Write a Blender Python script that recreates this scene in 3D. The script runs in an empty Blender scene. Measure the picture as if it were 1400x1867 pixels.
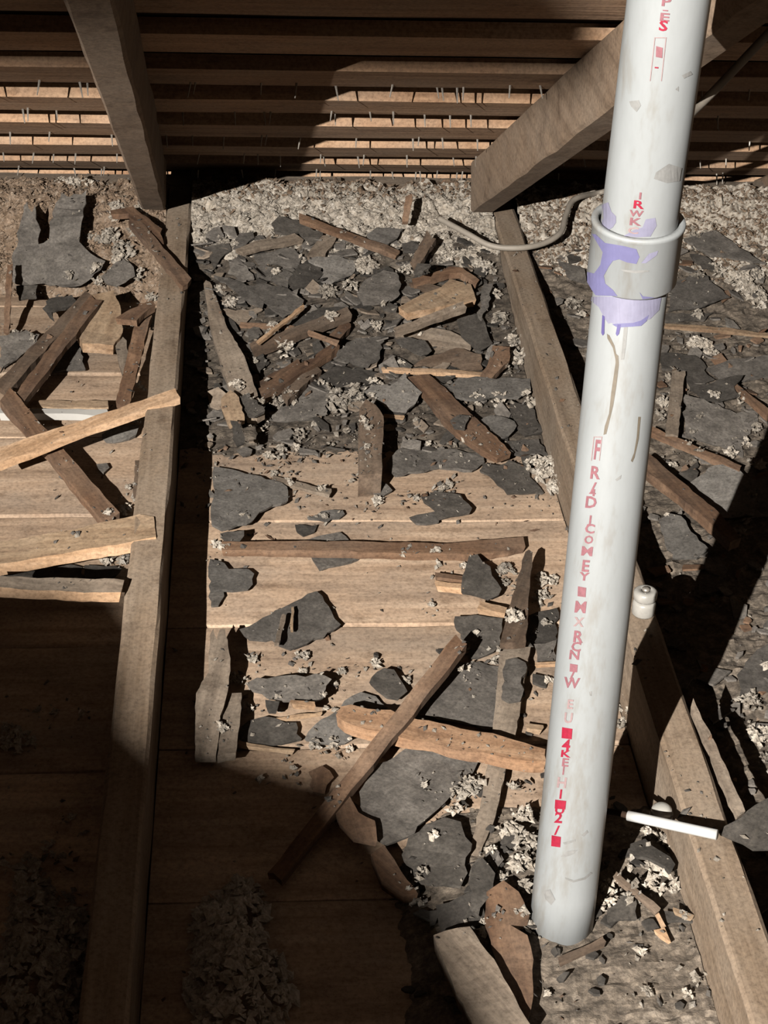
import bpy, bmesh, math, random
import numpy as np
from mathutils import Vector, Matrix, noise
random.seed(7)
sc = bpy.context.scene
COL = sc.collection
# ------------------------------------------------------------------ camera
FPX = 3214.0
PX0, PY0 = 700.0, 933.5
def _u(v): return v / np.linalg.norm(v)
_fw = _u(np.array([455 - 700, -1000 - 933.5, FPX]))
_nd = np.array([487 - 700, 6305 - 933.5, FPX]); _nd = _u(_nd - _fw * np.dot(_nd, _fw))
_xx = np.cross(_fw, -_nd)
if _xx[0] < 0: _xx = -_xx
RCW = np.stack([_xx, _fw, -_nd])
CAMH = 1.22
CP = np.array([0, 0, CAMH])
cam_data = bpy.data.cameras.new('camera')
cam_data.sensor_fit = 'VERTICAL'; cam_data.sensor_height = 36.0; cam_data.sensor_width = 27.0
cam_data.lens = 36.0 * FPX / 1867.0
cam_data.clip_start = 0.02
cam = bpy.data.objects.new('camera', cam_data); COL.objects.link(cam)
r_, u_, b_ = RCW[:, 0], -RCW[:, 1], -RCW[:, 2]
cam.matrix_world = Matrix(((r_[0], u_[0], b_[0], CP[0]), (r_[1], u_[1], b_[1], CP[1]), (r_[2], u_[2], b_[2], CP[2]), (0, 0, 0, 1)))
sc.camera = cam
# ------------------------------------------------------------------ world, lamp, exposure
w = bpy.data.worlds.new('attic_dark'); sc.world = w; w.use_nodes = True
bg = w.node_tree.nodes['Background']
bg.inputs[0].default_value = (1.0, 0.48, 0.17, 1); bg.inputs[1].default_value = 0.026
LAMP = np.array([-1.165, -1.475, 1.945])
ld = bpy.data.lights.new('work_lamp', 'SPOT'); ld.energy = 3520; ld.spot_size = math.radians(72); ld.spot_blend = .25; ld.color = (1.0, 0.945, 0.88); ld.shadow_soft_size = 0.009
lo = bpy.data.objects.new('work_lamp', ld); COL.objects.link(lo); lo.location = LAMP
lo.rotation_euler = Vector((.25 - LAMP[0], 2.0 - LAMP[1], .15 - LAMP[2])).to_track_quat('-Z', 'Y').to_euler()
sc.view_settings.view_transform = 'Standard'
sc.view_settings.look = 'None'
sc.view_settings.exposure = 0.0
sc.view_settings.gamma = 1.0
sc.view_settings.use_curve_mapping = False

# ------------------------------------------------------------------ unprojection helpers
def ray(px, py): return RCW @ np.array([px - PX0, py - PY0, FPX])
def onz(px, py, z):
    d = ray(px, py); return CP + d * ((z - CAMH) / d[2])
SL, SY0 = 0.52, 3.13                       # roof slope, y where the rafter undersides meet joist top
def onroof(px, py, off):
    d = ray(px, py); return CP + d * ((SL * SY0 + off - CAMH) / (d[2] + SL * d[1]))
TILE = {'A': (0, 0, 500), 'B': (450, 0, 500), 'C': (850, 0, 550), 'D': (0, 320, 400), 'E': (0, 520, 420), 'F': (340, 320, 360),
        'G': (640, 320, 360), 'H': (340, 560, 360), 'I': (640, 560, 420), 'J': (0, 840, 420), 'K': (360, 820, 360), 'L': (680, 840, 360),
        'M': (360, 1100, 360), 'N': (640, 1100, 420), 'O': (1000, 320, 400), 'P': (1000, 600, 400), 'Q': (980, 900, 420),
        'R': (980, 1200, 420), 'S': (860, 1440, 540), 'U': (380, 1360, 580), 'V': (0, 1150, 537.5), 'X': (0, 0, 1400)}
def T(t, p):
    a, b, wd = TILE[t]; k = wd / 1400.0
    return (a + p[0] * k, b + p[1] * k)

# ------------------------------------------------------------------ materials
MATS = {}
KA = .44                                   # overall reflectance, set low so less bounce light fills the shadows
def ka(c): return tuple(x * KA for x in c)
def nodes_of(name):
    m = bpy.data.materials.new(name); m.use_nodes = True
    nt = m.node_tree; bs = nt.nodes['Principled BSDF']
    MATS[name] = m
    return m, nt, bs
def add(nt, t, **kw):
    n = nt.nodes.new(t)
    for k, v in kw.items(): setattr(n, k, v)
    return n
def ramp(nt, stops):
    n = nt.nodes.new('ShaderNodeValToRGB'); e = n.color_ramp.elements
    e[0].position, e[0].color = stops[0][0], (*stops[0][1], 1)
    e[1].position, e[1].color = stops[-1][0], (*stops[-1][1], 1)
    for p, c in stops[1:-1]:
        x = e.new(p); x.color = (*c, 1)
    return n
def mixc(nt, fac, a, b, mode='MIX'):
    n = nt.nodes.new('ShaderNodeMix'); n.data_type = 'RGBA'; n.blend_type = mode
    for s, v in ((0, fac), (6, a), (7, b)):
        if isinstance(v, (int, float)): n.inputs[s].default_value = v
        elif isinstance(v, tuple): n.inputs[s].default_value = (*v, 1)
        else: nt.links.new(v, n.inputs[s])
    return n.outputs[2]
def noise_n(nt, vec, scale, detail=4, rough=.6):
    n = nt.nodes.new('ShaderNodeTexNoise'); n.inputs['Scale'].default_value = scale
    n.inputs['Detail'].default_value = detail; n.inputs['Roughness'].default_value = rough
    nt.links.new(vec, n.inputs['Vector']); return n
def coords(nt, scale, loc_rand=True):
    tc = nt.nodes.new('ShaderNodeTexCoord'); mp = nt.nodes.new('ShaderNodeMapping')
    mp.inputs['Scale'].default_value = scale
    nt.links.new(tc.outputs['Object'], mp.inputs['Vector'])
    if loc_rand:
        oi = nt.nodes.new('ShaderNodeObjectInfo'); mu = add(nt, 'ShaderNodeMath', operation='MULTIPLY'); mu.inputs[1].default_value = 37.0
        nt.links.new(oi.outputs['Random'], mu.inputs[0]); nt.links.new(mu.outputs[0], mp.inputs['Location'])
    return mp.outputs[0]
def wood(name, dark, mid, light, dust=(.30, .26, .21), dustamt=.25, grain=(4, 70, 70), bump=.25, rough=.85):
    dark, mid, light, dust = map(ka, (dark, mid, light, dust))
    m, nt, bs = nodes_of(name)
    g = noise_n(nt, coords(nt, grain), 1.0, 6, .65)
    rp = ramp(nt, [(.28, dark), (.5, mid), (.74, light)]); nt.links.new(g.outputs[0], rp.inputs[0])
    big = noise_n(nt, coords(nt, (6, 9, 9)), 1.0, 3)
    r2 = ramp(nt, [(.42, (0, 0, 0)), (.72, (1, 1, 1))]); nt.links.new(big.outputs[0], r2.inputs[0])
    mu = add(nt, 'ShaderNodeMath', operation='MULTIPLY'); mu.inputs[1].default_value = dustamt; nt.links.new(r2.outputs[0], mu.inputs[0])
    c = mixc(nt, mu.outputs[0], rp.outputs[0], dust)
    fn = noise_n(nt, coords(nt, (1, 1, 1)), 190, 3, .7); rf = ramp(nt, [(.3, (.66, .64, .62)), (.5, (.98, .98, .98)), (.72, (1.22, 1.2, 1.17))]); nt.links.new(fn.outputs[0], rf.inputs[0])
    c = mixc(nt, 1.0, c, rf.outputs[0], 'MULTIPLY')
    sn = noise_n(nt, coords(nt, (1, 1, 1)), 11, 6, .78); rs = ramp(nt, [(.30, (.42, .37, .33)), (.44, (1, 1, 1))]); nt.links.new(sn.outputs[0], rs.inputs[0])
    c = mixc(nt, .75, c, rs.outputs[0], 'MULTIPLY')
    oi = nt.nodes.new('ShaderNodeObjectInfo'); mr = nt.nodes.new('ShaderNodeMapRange')
    mr.inputs[3].default_value = .82; mr.inputs[4].default_value = 1.18; nt.links.new(oi.outputs['Random'], mr.inputs[0])
    hsv = nt.nodes.new('ShaderNodeHueSaturation'); nt.links.new(c, hsv.inputs['Color']); nt.links.new(mr.outputs[0], hsv.inputs['Value'])
    nt.links.new(hsv.outputs[0], bs.inputs['Base Color'])
    bs.inputs['Roughness'].default_value = rough; bs.inputs['Specular IOR Level'].default_value = .25
    bp = nt.nodes.new('ShaderNodeBump'); bp.inputs['Strength'].default_value = bump; bp.inputs['Distance'].default_value = .004
    nt.links.new(g.outputs[0], bp.inputs['Height']); nt.links.new(bp.outputs[0], bs.inputs['Normal'])
    return m
def stone(name, a, b, c, fleck=(.33, .30, .25), fl=.25, scale=40, bump=.35):
    a, b, c, fleck = map(ka, (a, b, c, fleck))
    m, nt, bs = nodes_of(name)
    co = coords(nt, (1, 1, 1))
    g = noise_n(nt, co, scale, 6, .7)
    rp = ramp(nt, [(.3, a), (.52, b), (.75, c)]); nt.links.new(g.outputs[0], rp.inputs[0])
    f2 = noise_n(nt, co, 14, 5, .75); r2 = ramp(nt, [(.58, (0, 0, 0)), (.74, (1, 1, 1))]); nt.links.new(f2.outputs[0], r2.inputs[0])
    mu = add(nt, 'ShaderNodeMath', operation='MULTIPLY'); mu.inputs[1].default_value = fl; nt.links.new(r2.outputs[0], mu.inputs[0])
    col = mixc(nt, mu.outputs[0], rp.outputs[0], fleck)
    fn = noise_n(nt, co, 230, 3, .7); rf = ramp(nt, [(.3, (.62, .61, .6)), (.5, (.97, .97, .97)), (.74, (1.35, 1.32, 1.28))]); nt.links.new(fn.outputs[0], rf.inputs[0])
    col = mixc(nt, 1.0, col, rf.outputs[0], 'MULTIPLY')
    oi = nt.nodes.new('ShaderNodeObjectInfo'); mr = nt.nodes.new('ShaderNodeMapRange')
    mr.inputs[3].default_value = .64; mr.inputs[4].default_value = 1.3; nt.links.new(oi.outputs['Random'], mr.inputs[0])
    hsv = nt.nodes.new('ShaderNodeHueSaturation'); nt.links.new(col, hsv.inputs['Color']); nt.links.new(mr.outputs[0], hsv.inputs['Value'])
    nt.links.new(hsv.outputs[0], bs.inputs['Base Color'])
    bs.inputs['Roughness'].default_value = .9; bs.inputs['Specular IOR Level'].default_value = .2
    bp = nt.nodes.new('ShaderNodeBump'); bp.inputs['Strength'].default_value = bump; bp.inputs['Distance'].default_value = .003
    nt.links.new(g.outputs[0], bp.inputs['Height']); nt.links.new(bp.outputs[0], bs.inputs['Normal'])
    return m
def plain(name, col, rough=.6, spec=.3, metal=0, var=.0, scale=30):
    col = ka(col)
    m, nt, bs = nodes_of(name)
    g = noise_n(nt, coords(nt, (1, 1, 1)), scale, 4)
    k = 1 - var
    rp = ramp(nt, [(.3, tuple(x * k for x in col)), (.7, col)]); nt.links.new(g.outputs[0], rp.inputs[0])
    nt.links.new(rp.outputs[0], bs.inputs['Base Color'])
    bs.inputs['Roughness'].default_value = rough; bs.inputs['Specular IOR Level'].default_value = spec; bs.inputs['Metallic'].default_value = metal
    return m
wood('joist_wood', (0.181, 0.124, 0.077), (0.294, 0.215, 0.147), (0.395, 0.299, 0.215), dust=(0.407, 0.339, 0.266), dustamt=.55, grain=(3, 60, 60))
wood('rafter_wood', (0.167, 0.112, 0.071), (0.260, 0.181, 0.121), (0.335, 0.242, 0.167), dust=(0.326, 0.260, 0.200), dustamt=.5, grain=(3, 60, 60), bump=.12)
wood('sheathing_wood', (0.286, 0.159, 0.088), (0.455, 0.280, 0.166), (0.598, 0.397, 0.247), dust=(0.455, 0.345, 0.254), dustamt=.5, grain=(4, 55, 55), bump=.5)
wood('plank_wood', (0.286, 0.192, 0.126), (0.494, 0.351, 0.240), (0.637, 0.481, 0.345), dust=(0.260, 0.215, 0.176), dustamt=.6, grain=(5, 45, 45))
wood('old_wood', (0.059, 0.038, 0.024), (0.117, 0.077, 0.050), (0.189, 0.131, 0.090), dustamt=.25)
wood('brown_wood', (0.079, 0.040, 0.022), (0.158, 0.088, 0.049), (0.255, 0.154, 0.092), dustamt=.22)
wood('grey_wood', (.12, .09, .066), (.215, .168, .125), (.32, .255, .195), dustamt=.3)
wood('fresh_wood', (.30, .175, .092), (.47, .30, .175), (.62, .43, .28), dust=(.36, .27, .19), dustamt=.4)
wood('amber_wood', (.16, .082, .042), (.29, .165, .09), (.42, .27, .165), dust=(.30, .22, .16), dustamt=.3)
wood('tan_wood', (.24, .15, .09), (.36, .25, .155), (.48, .35, .23), dustamt=.25)
stone('shingle', (0.076, 0.068, 0.059), (0.136, 0.122, 0.107), (0.218, 0.198, 0.175))
stone('shingle_dark', (0.041, 0.036, 0.030), (0.078, 0.069, 0.059), (0.127, 0.114, 0.099), fl=.12)
stone('shingle_pale', (0.109, 0.099, 0.087), (0.172, 0.159, 0.143), (0.253, 0.235, 0.212), fl=.2)
stone('grit', (.045, .037, .029), (.13, .106, .082), (.28, .23, .178), fleck=(.50, .43, .35), fl=.6, scale=60, bump=.9)
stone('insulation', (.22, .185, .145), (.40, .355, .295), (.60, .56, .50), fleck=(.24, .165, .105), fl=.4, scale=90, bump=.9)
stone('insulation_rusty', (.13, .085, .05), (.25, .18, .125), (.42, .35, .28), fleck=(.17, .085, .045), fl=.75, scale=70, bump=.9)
plain('white_paint', (0.555, 0.540, 0.503), .5, var=.1)
plain('porcelain', (0.459, 0.444, 0.407), .25, .5, var=.3, scale=60)
plain('cable_sheath', (.34, .30, .25), .6, var=.25)
plain('nail_metal', (.62, .57, .50), .35, .5, .6, var=.4, scale=200)
plain('shingle_back', (.045, .026, .016), .9, .1, var=.4)
plain('plastic_shard', (0.592, 0.592, 0.577), .4, .4, var=.1)
plain('red_ink', (0.333, 0.006, 0.033), .6, var=.3, scale=300)
plain('pink_ink', (0.266, 0.107, 0.125), .6, var=.25, scale=300)
plain('pale_ink', (0.314, 0.219, 0.219), .6, var=.2, scale=300)
plain('purple_primer', (0.160, 0.154, 0.296), .45, var=.18, scale=60)
plain('purple_wash', (0.243, 0.237, 0.328), .5, var=.2, scale=60)
plain('brown_stain', (0.167, 0.139, 0.103), .6, var=.35, scale=80)
plain('grey_stain', (0.265, 0.265, 0.257), .6, var=.3, scale=120)
plain('dark_primer', (0.104, 0.088, 0.240), .5, var=.2)

# ------------------------------------------------------------------ mesh helpers
def link(name, verts, faces, mat, parent=None, loc=(0, 0, 0), rotz=0, smooth=False):
    me = bpy.data.meshes.new(name)
    v = np.array(verts, float) - np.array(loc)
    if rotz:
        c, s = math.cos(-rotz), math.sin(-rotz)
        v = np.stack([v[:, 0] * c - v[:, 1] * s, v[:, 0] * s + v[:, 1] * c, v[:, 2]], 1)
    me.from_pydata([tuple(x) for x in v], [], faces)
    me.validate(); me.update()
    bm = bmesh.new(); bm.from_mesh(me); bmesh.ops.recalc_face_normals(bm, faces=bm.faces); bm.to_mesh(me); bm.free()
    if smooth:
        for p in me.polygons: p.use_smooth = True
    me.materials.append(MATS[mat])
    o = bpy.data.objects.new(name, me); COL.objects.link(o)
    o.location = loc; o.rotation_euler = (0, 0, rotz)
    if parent is not None: 
        o.parent = parent; o.matrix_parent_inverse = Matrix.LocRotScale(parent.location, parent.rotation_euler, None).inverted()
    return o
def empty(name, loc):
    o = bpy.data.objects.new(name, None); COL.objects.link(o); o.location = loc; o.empty_display_size = .05
    return o
def tag(o, label, cat, group=None, kind=None):
    if label: o['label'] = label
    if cat: o['category'] = cat
    if group: o['group'] = group
    if kind: o['kind'] = kind
    return o
BOXF = [(0, 1, 2, 3), (7, 6, 5, 4), (0, 4, 5, 1), (1, 5, 6, 2), (2, 6, 7, 3), (3, 7, 4, 0)]
def box_pts(x0, x1, y0, y1, z0, z1):
    return [(x0, y0, z0), (x1, y0, z0), (x1, y1, z0), (x0, y1, z0), (x0, y0, z1), (x1, y0, z1), (x1, y1, z1), (x0, y1, z1)]
def worn_beam(name, p0, p1, width, up, depth, mat, seg=26, amp=.0012, top=True, parent=None, seed=0):
    """bevelled, slightly wavy beam; p0->p1 is the centre line of its reference face, the body extends by depth along -up (top) or +up"""
    p0, p1 = np.array(p0, float), np.array(p1, float); d = _u(p1 - p0); up = np.array(up, float); up = _u(up - d * np.dot(up, d))
    side = np.cross(d, up); sg = -1 if top else 1
    b = .004
    prof = [(-width / 2 + b, 0), (width / 2 - b, 0), (width / 2, b * sg), (width / 2, (depth - b) * sg), (width / 2 - b, depth * sg), (-width / 2 + b, depth * sg), (-width / 2, (depth - b) * sg), (-width / 2, b * sg)]
    V, Fc = [], []
    n = len(prof)
    for i in range(seg + 1):
        c = p0 + (p1 - p0) * i / seg
        for j, (a, h) in enumerate(prof):
            q = c + side * a + up * h
            k = noise.noise(Vector((q[0] * 9 + seed, q[1] * 9, q[2] * 9 + j * 3)))
            V.append(q + (side * np.sign(a) + up * (0 if abs(h) > b else 1) * .5) * k * amp * 2)
    for i in range(seg):
        for j in range(n):
            Fc.append((i * n + j, i * n + (j + 1) % n, (i + 1) * n + (j + 1) % n, (i + 1) * n + j))
    Fc.append(tuple(range(n))); Fc.append(tuple(seg * n + j for j in range(n)))
    rz = math.atan2(d[1], d[0])
    return link(name, V, Fc, mat, parent, loc=tuple(p0), rotz=rz)
# ------------------------------------------------------------------ structure: floor of ceiling planks below the joists
JX = [-.772, -.138, .4745, 1.087]          # joist centre lines
JW = .045
FLOORZ = -.10
floor = link('floor', box_pts(-1.0, 1.4, .55, 3.45, FLOORZ - .05, FLOORZ - .022), BOXF, 'shingle_back'); tag(floor, 'old plank floor between the joists', None, kind='structure')
def plank(x0, x1, y0, y1, z):
    V, Fc = [], []
    n = 24
    for i in range(n + 1):
        x = x0 + (x1 - x0) * i / n
        a = .0022 * noise.noise(Vector((x * 14, y0 * 7, 0))); b = .0022 * noise.noise(Vector((x * 14, y1 * 7, 5)))
        c = .0016 * noise.noise(Vector((x * 5, y0 * 3, 2)))
        V += [(x, y0 + a, z - .019), (x, y0 + a, z - .002 + c), (x, y0 + a + .003, z + c), (x, y1 + b - .003, z + c), (x, y1 + b, z - .002 + c), (x, y1 + b, z - .019)]
    for i in range(n):
        for j in range(6):
            Fc.append((i * 6 + j, i * 6 + (j + 1) % 6, (i + 1) * 6 + (j + 1) % 6, (i + 1) * 6 + j))
    Fc += [tuple(range(6)), tuple(n * 6 + j for j in range(6))]
    return link('plank', V, Fc, 'plank_wood', floor, loc=(x0, (y0 + y1) / 2, z))
seams = {0: [.60, .86, 1.11, 1.36, 1.62, 1.87, 2.034, 2.193, 2.43, 2.65, 2.92, 3.18, 3.42], 1: [.63, .89, 1.145, 1.40, 1.657, 1.909, 2.173, 2.422, 2.67, 2.92, 3.17, 3.42], 2: [.60, .87, 1.13, 1.38, 1.64, 1.90, 2.15, 2.41, 2.66, 2.92, 3.17, 3.42]}
for b in range(3):
    x0, x1 = JX[b] + JW / 2 + .002, JX[b + 1] - JW / 2 - .002
    for a, c in zip(seams[b], seams[b][1:]):
        plank(x0, x1, a + .001, c - .001, FLOORZ + random.uniform(-.002, .001))
# joists: parts = none (one solid timber each)
for x, lab in zip(JX, ['rough attic joist off past the left end of the broken boards', 'dusty wooden joist running along the left of the bare plank bay', 'wooden joist behind the white pipe with a porcelain knob on top', 'far right attic joist beyond the rubble filled bay']):
    j = worn_beam('ceiling_joist', (x, .6, 0), (x, 3.36, 0), JW, (0, 0, 1), .118, 'joist_wood', seg=60, seed=x * 10)
    tag(j, lab, 'joist', 'parallel ceiling joists')
# ------------------------------------------------------------------ roof: rafters, skip sheathing boards, nails
YAW = .0245
ROFF = .107
def roofz(y, off=0): return SL * (SY0 - y) + off
def rafter_x(x_at_eave, y): return x_at_eave + YAW * (3.14 - y)
for xe, y0, lab in [(-.797, 3.33, 'rafter outside the left edge of the roof boards'), (-.1845, 3.14, 'lit rafter rising from the joist at the upper left'), (.431, 3.12, 'broad sloping rafter passing behind the top of the white pipe'), (1.045, 3.33, 'rafter at the dark far right under the roof')]:
    ya, yb = y0, -1.9
    r = worn_beam('rafter', (rafter_x(xe, ya), ya, roofz(ya)), (rafter_x(xe, yb), yb, roofz(yb)), JW, (0, SL, 1), ROFF / math.sqrt(1 + SL * SL), 'rafter_wood', seg=70, top=False, seed=xe * 7, amp=.0016)
    tag(r, lab, 'rafter', 'sloping roof rafters')
kk = math.sqrt(1 + SL * SL)
def roofpt(x, u, h):                        # u: downslope distance from y = 2.5, h: height above sheathing underside (perpendicular)
    y = 2.5 + u / kk
    y2 = y + h * SL / kk; z = roofz(y, ROFF) + h / kk
    y2 -= x * YAW * -1.0 * 0
    return (x, y2 , z)
ceil_v = [roofpt(-1.7, -4.6, .0225), roofpt(2.2, -4.6, .0225), roofpt(2.2, 1.2, .0225), roofpt(-1.7, 1.2, .0225), roofpt(-1.7, -4.6, .04), roofpt(2.2, -4.6, .04), roofpt(2.2, 1.2, .04), roofpt(-1.7, 1.2, .04)]
ceiling = link('ceiling', ceil_v, BOXF, 'shingle_back'); tag(ceiling, 'dark roof covering above open sheathing boards', None, kind='structure')
rows = [151, 201, 245.5, 280, 307]           # dark gaps read off at the left
us = [(onroof(100, r, ROFF)[1] - 2.5) * kk for r in rows]
per = (us[-1] - us[0]) / 4
lines = [us[0] + per * (i - 16) for i in range(16)] + us + [us[-1] + per]
NAILMESH = None
def nail_mesh():
    me = bpy.data.meshes.new('nail'); bm = bmesh.new()
    bmesh.ops.create_cone(bm, cap_ends=True, segments=6, radius1=.0019, radius2=.0008, depth=.022)
    bm.to_mesh(me); bm.free(); me.materials.append(MATS['nail_metal']); return me
NAILMESH = nail_mesh()
rn = random.Random(3)
for i in range(len(lines) - 1):
    u0, u1 = lines[i], lines[i + 1]
    bw = (u1 - u0) * .5                      # board runs from its upslope edge to the next gap
    ua, ub = u1 - bw, u1 - .001
    V, Fc = [], []
    n = 40
    for k in range(n + 1):
        x = -1.65 + 3.8 * k / n
        e = .003 * noise.noise(Vector((x * 3, i * 7.3, 0))); e2 = .003 * noise.noise(Vector((x * 3, i * 7.3, 9)))
        h = .0012 * noise.noise(Vector((x * 4, i * 3.1, 4)))
        V += [roofpt(x, ua + e, h), roofpt(x, ub + e2, h), roofpt(x, ub + e2, .021), roofpt(x, ua + e, .021)]
    for k in range(n):
        for j in range(4):
            Fc.append((k * 4 + j, k * 4 + (j + 1) % 4, (k + 1) * 4 + (j + 1) % 4, (k + 1) * 4 + j))
    Fc += [(0, 1, 2, 3), (n * 4, n * 4 + 1, n * 4 + 2, n * 4 + 3)]
    link('sheathing_board', V, Fc, 'sheathing_wood', ceiling, loc=roofpt(-1.65, ua, 0))
    if i >= 15:
        x = -.55
        while x < 1.1:
            x += rn.uniform(.025, .11) * (1 if x < .6 else 1.3)
            for q in range(1 if rn.random() < .8 else 2):
                o = bpy.data.objects.new('nail', NAILMESH); COL.objects.link(o)
                p = roofpt(x + q * .008, ub - rn.uniform(-.012, .03), -rn.uniform(.004, .011))
                o.location = p; o.rotation_euler = (math.pi - math.atan(SL) + rn.uniform(-.2, .2) , rn.uniform(-.22, .22), 0)
                o.parent = ceiling; o.matrix_parent_inverse = Matrix.LocRotScale(ceiling.location, ceiling.rotation_euler, None).inverted()
# eave: back wall board and the plate the rafters sit on
wb = link('wall_back', box_pts(-1.0, 1.4, 3.44, 3.47, -.17, -.055), BOXF, 'old_wood'); tag(wb, 'rough board closing the low eave behind the insulation', None, kind='structure')
tr = worn_beam('trim_1', (-1.0, 3.285, .004), (1.4, 3.285, -.002), .07, (0, 0, 1), .035, 'grey_wood', seg=40, amp=.002); tag(tr, 'wooden wall plate lying along the low eave', None, kind='structure')
# added unseen blockers, outlines projected back from shadow edges on roof boards and floor
def toward_lamp(S, Y): return LAMP + (S - LAMP) * ((Y - LAMP[1]) / (S[1] - LAMP[1]))
upz = np.mean([toward_lamp(onroof(x, 91, ROFF), -.8)[2] for x in (0, 90, 720, 900)]); upx = toward_lamp(onroof(985, 30, ROFF), -.8)[0]
shade_beam = worn_beam('shade_timber', (-1.9, -.8, upz), (upx, -.8, upz), .045, (0, 0, 1), .14, 'rafter_wood', top=False); tag(shade_beam, 'unseen horizontal timber added to cast shade on the upper roof boards', 'timber')  # unseen timber added to shade the upper roof boards
pv = [toward_lamp(onz(x, y, z), -.8)[[0, 2]] for x, y, z in [(0, 1075, -.1), (225, 1100, -.1), (240, 1290, 0), (330, 1330, -.08), (420, 1400, -.09), (560, 1440, -.1), (650, 1460, -.1), (700, 1540, -.1), (760, 1620, -.1), (830, 1690, -.09), (960, 1867, -.1)]]
pv = [(-1.9, pv[0][1] + .02)] + [tuple(p) for p in pv] + [(-.7, 1.31), (-.7, 1.12), (-1.0, 1.05), (-1.9, 1.05)]
nV = len(pv)
pan = link('shade_panel', [(a, -.80, b) for a, b in pv] + [(a, -.788, b) for a, b in pv], [tuple(range(nV)), tuple(range(nV, 2 * nV))] + [(i, (i + 1) % nV, nV + (i + 1) % nV, nV + i) for i in range(nV)], 'rafter_wood'); tag(pan, 'unseen added panel shaped to cast the shade on the near floor', 'panel')  # unseen panel added, its top edge shaped to shade the near floor

# ------------------------------------------------------------------ height map of what already lies in the bays
HX0, HY0, HC = -.70, .70, .006
HNX, HNY = int(1.95 / HC), int(2.8 / HC)
def interp(pts, y):
    if y <= pts[0][0]: return pts[0][1]
    for (a, b), (c, d) in zip(pts, pts[1:]):
        if y <= c:
            t = (y - a) / (c - a); t = t * t * (3 - 2 * t); return b + (d - b) * t
    return pts[-1][1]
ZL = [(2.6, -.098), (2.9, -.07), (3.05, -.03), (3.18, .012), (3.26, .022), (3.4, -.01)]
ZM = [(2.25, -.098), (2.6, -.078), (2.9, -.04), (3.05, -.012), (3.18, .02), (3.26, .02), (3.4, -.01)]
ZR = [(1.0, -.094), (2.3, -.092), (2.7, -.062), (3.0, -.015), (3.18, .02), (3.26, .022), (3.4, -.01)]
def zbase(x, y):
    if x < JX[1] - JW / 2: return interp(ZL, y)
    if x <= JX[1] + JW / 2 or JX[2] - JW / 2 <= x <= JX[2] + JW / 2 or x > JX[3] - JW / 2: return max(0.0, interp(ZM, y) + .004)
    if x < JX[2]: 
        z = interp(ZM, y)
        if y < 1.62: z = max(z, -.098 + .02 * min(1, (1.62 - y) / .2) * min(1, max(0, (x - .12) / .1)))
        return z
    return interp(ZR, y)
HM = np.zeros((HNX, HNY))
for i in range(HNX):
    for j in range(HNY): HM[i, j] = zbase(HX0 + (i + .5) * HC, HY0 + (j + .5) * HC)
def hm_at(x, y):
    i = min(max(int((x - HX0) / HC), 0), HNX - 1); j = min(max(int((y - HY0) / HC), 0), HNY - 1)
    return HM[i, j]
def poly_cells(P2):
    P2 = np.array(P2)
    i0, j0 = np.floor((P2.min(0) - (HX0, HY0)) / HC).astype(int); i1, j1 = np.ceil((P2.max(0) - (HX0, HY0)) / HC).astype(int)
    i0, j0 = max(i0, 0), max(j0, 0); i1, j1 = min(i1, HNX), min(j1, HNY)
    if i1 <= i0 or j1 <= j0: return None
    X, Y = np.meshgrid(HX0 + (np.arange(i0, i1) + .5) * HC, HY0 + (np.arange(j0, j1) + .5) * HC, indexing='ij')
    ins = np.zeros(X.shape, bool); n = len(P2)
    for k in range(n):
        x1, y1 = P2[k]; x2, y2 = P2[(k + 1) % n]
        if y1 == y2: continue
        c = ((y1 > Y) != (y2 > Y)) & (X < (x2 - x1) * (Y - y1) / (y2 - y1) + x1)
        ins ^= c
    return i0, j0, i1, j1, X, Y, ins
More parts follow.
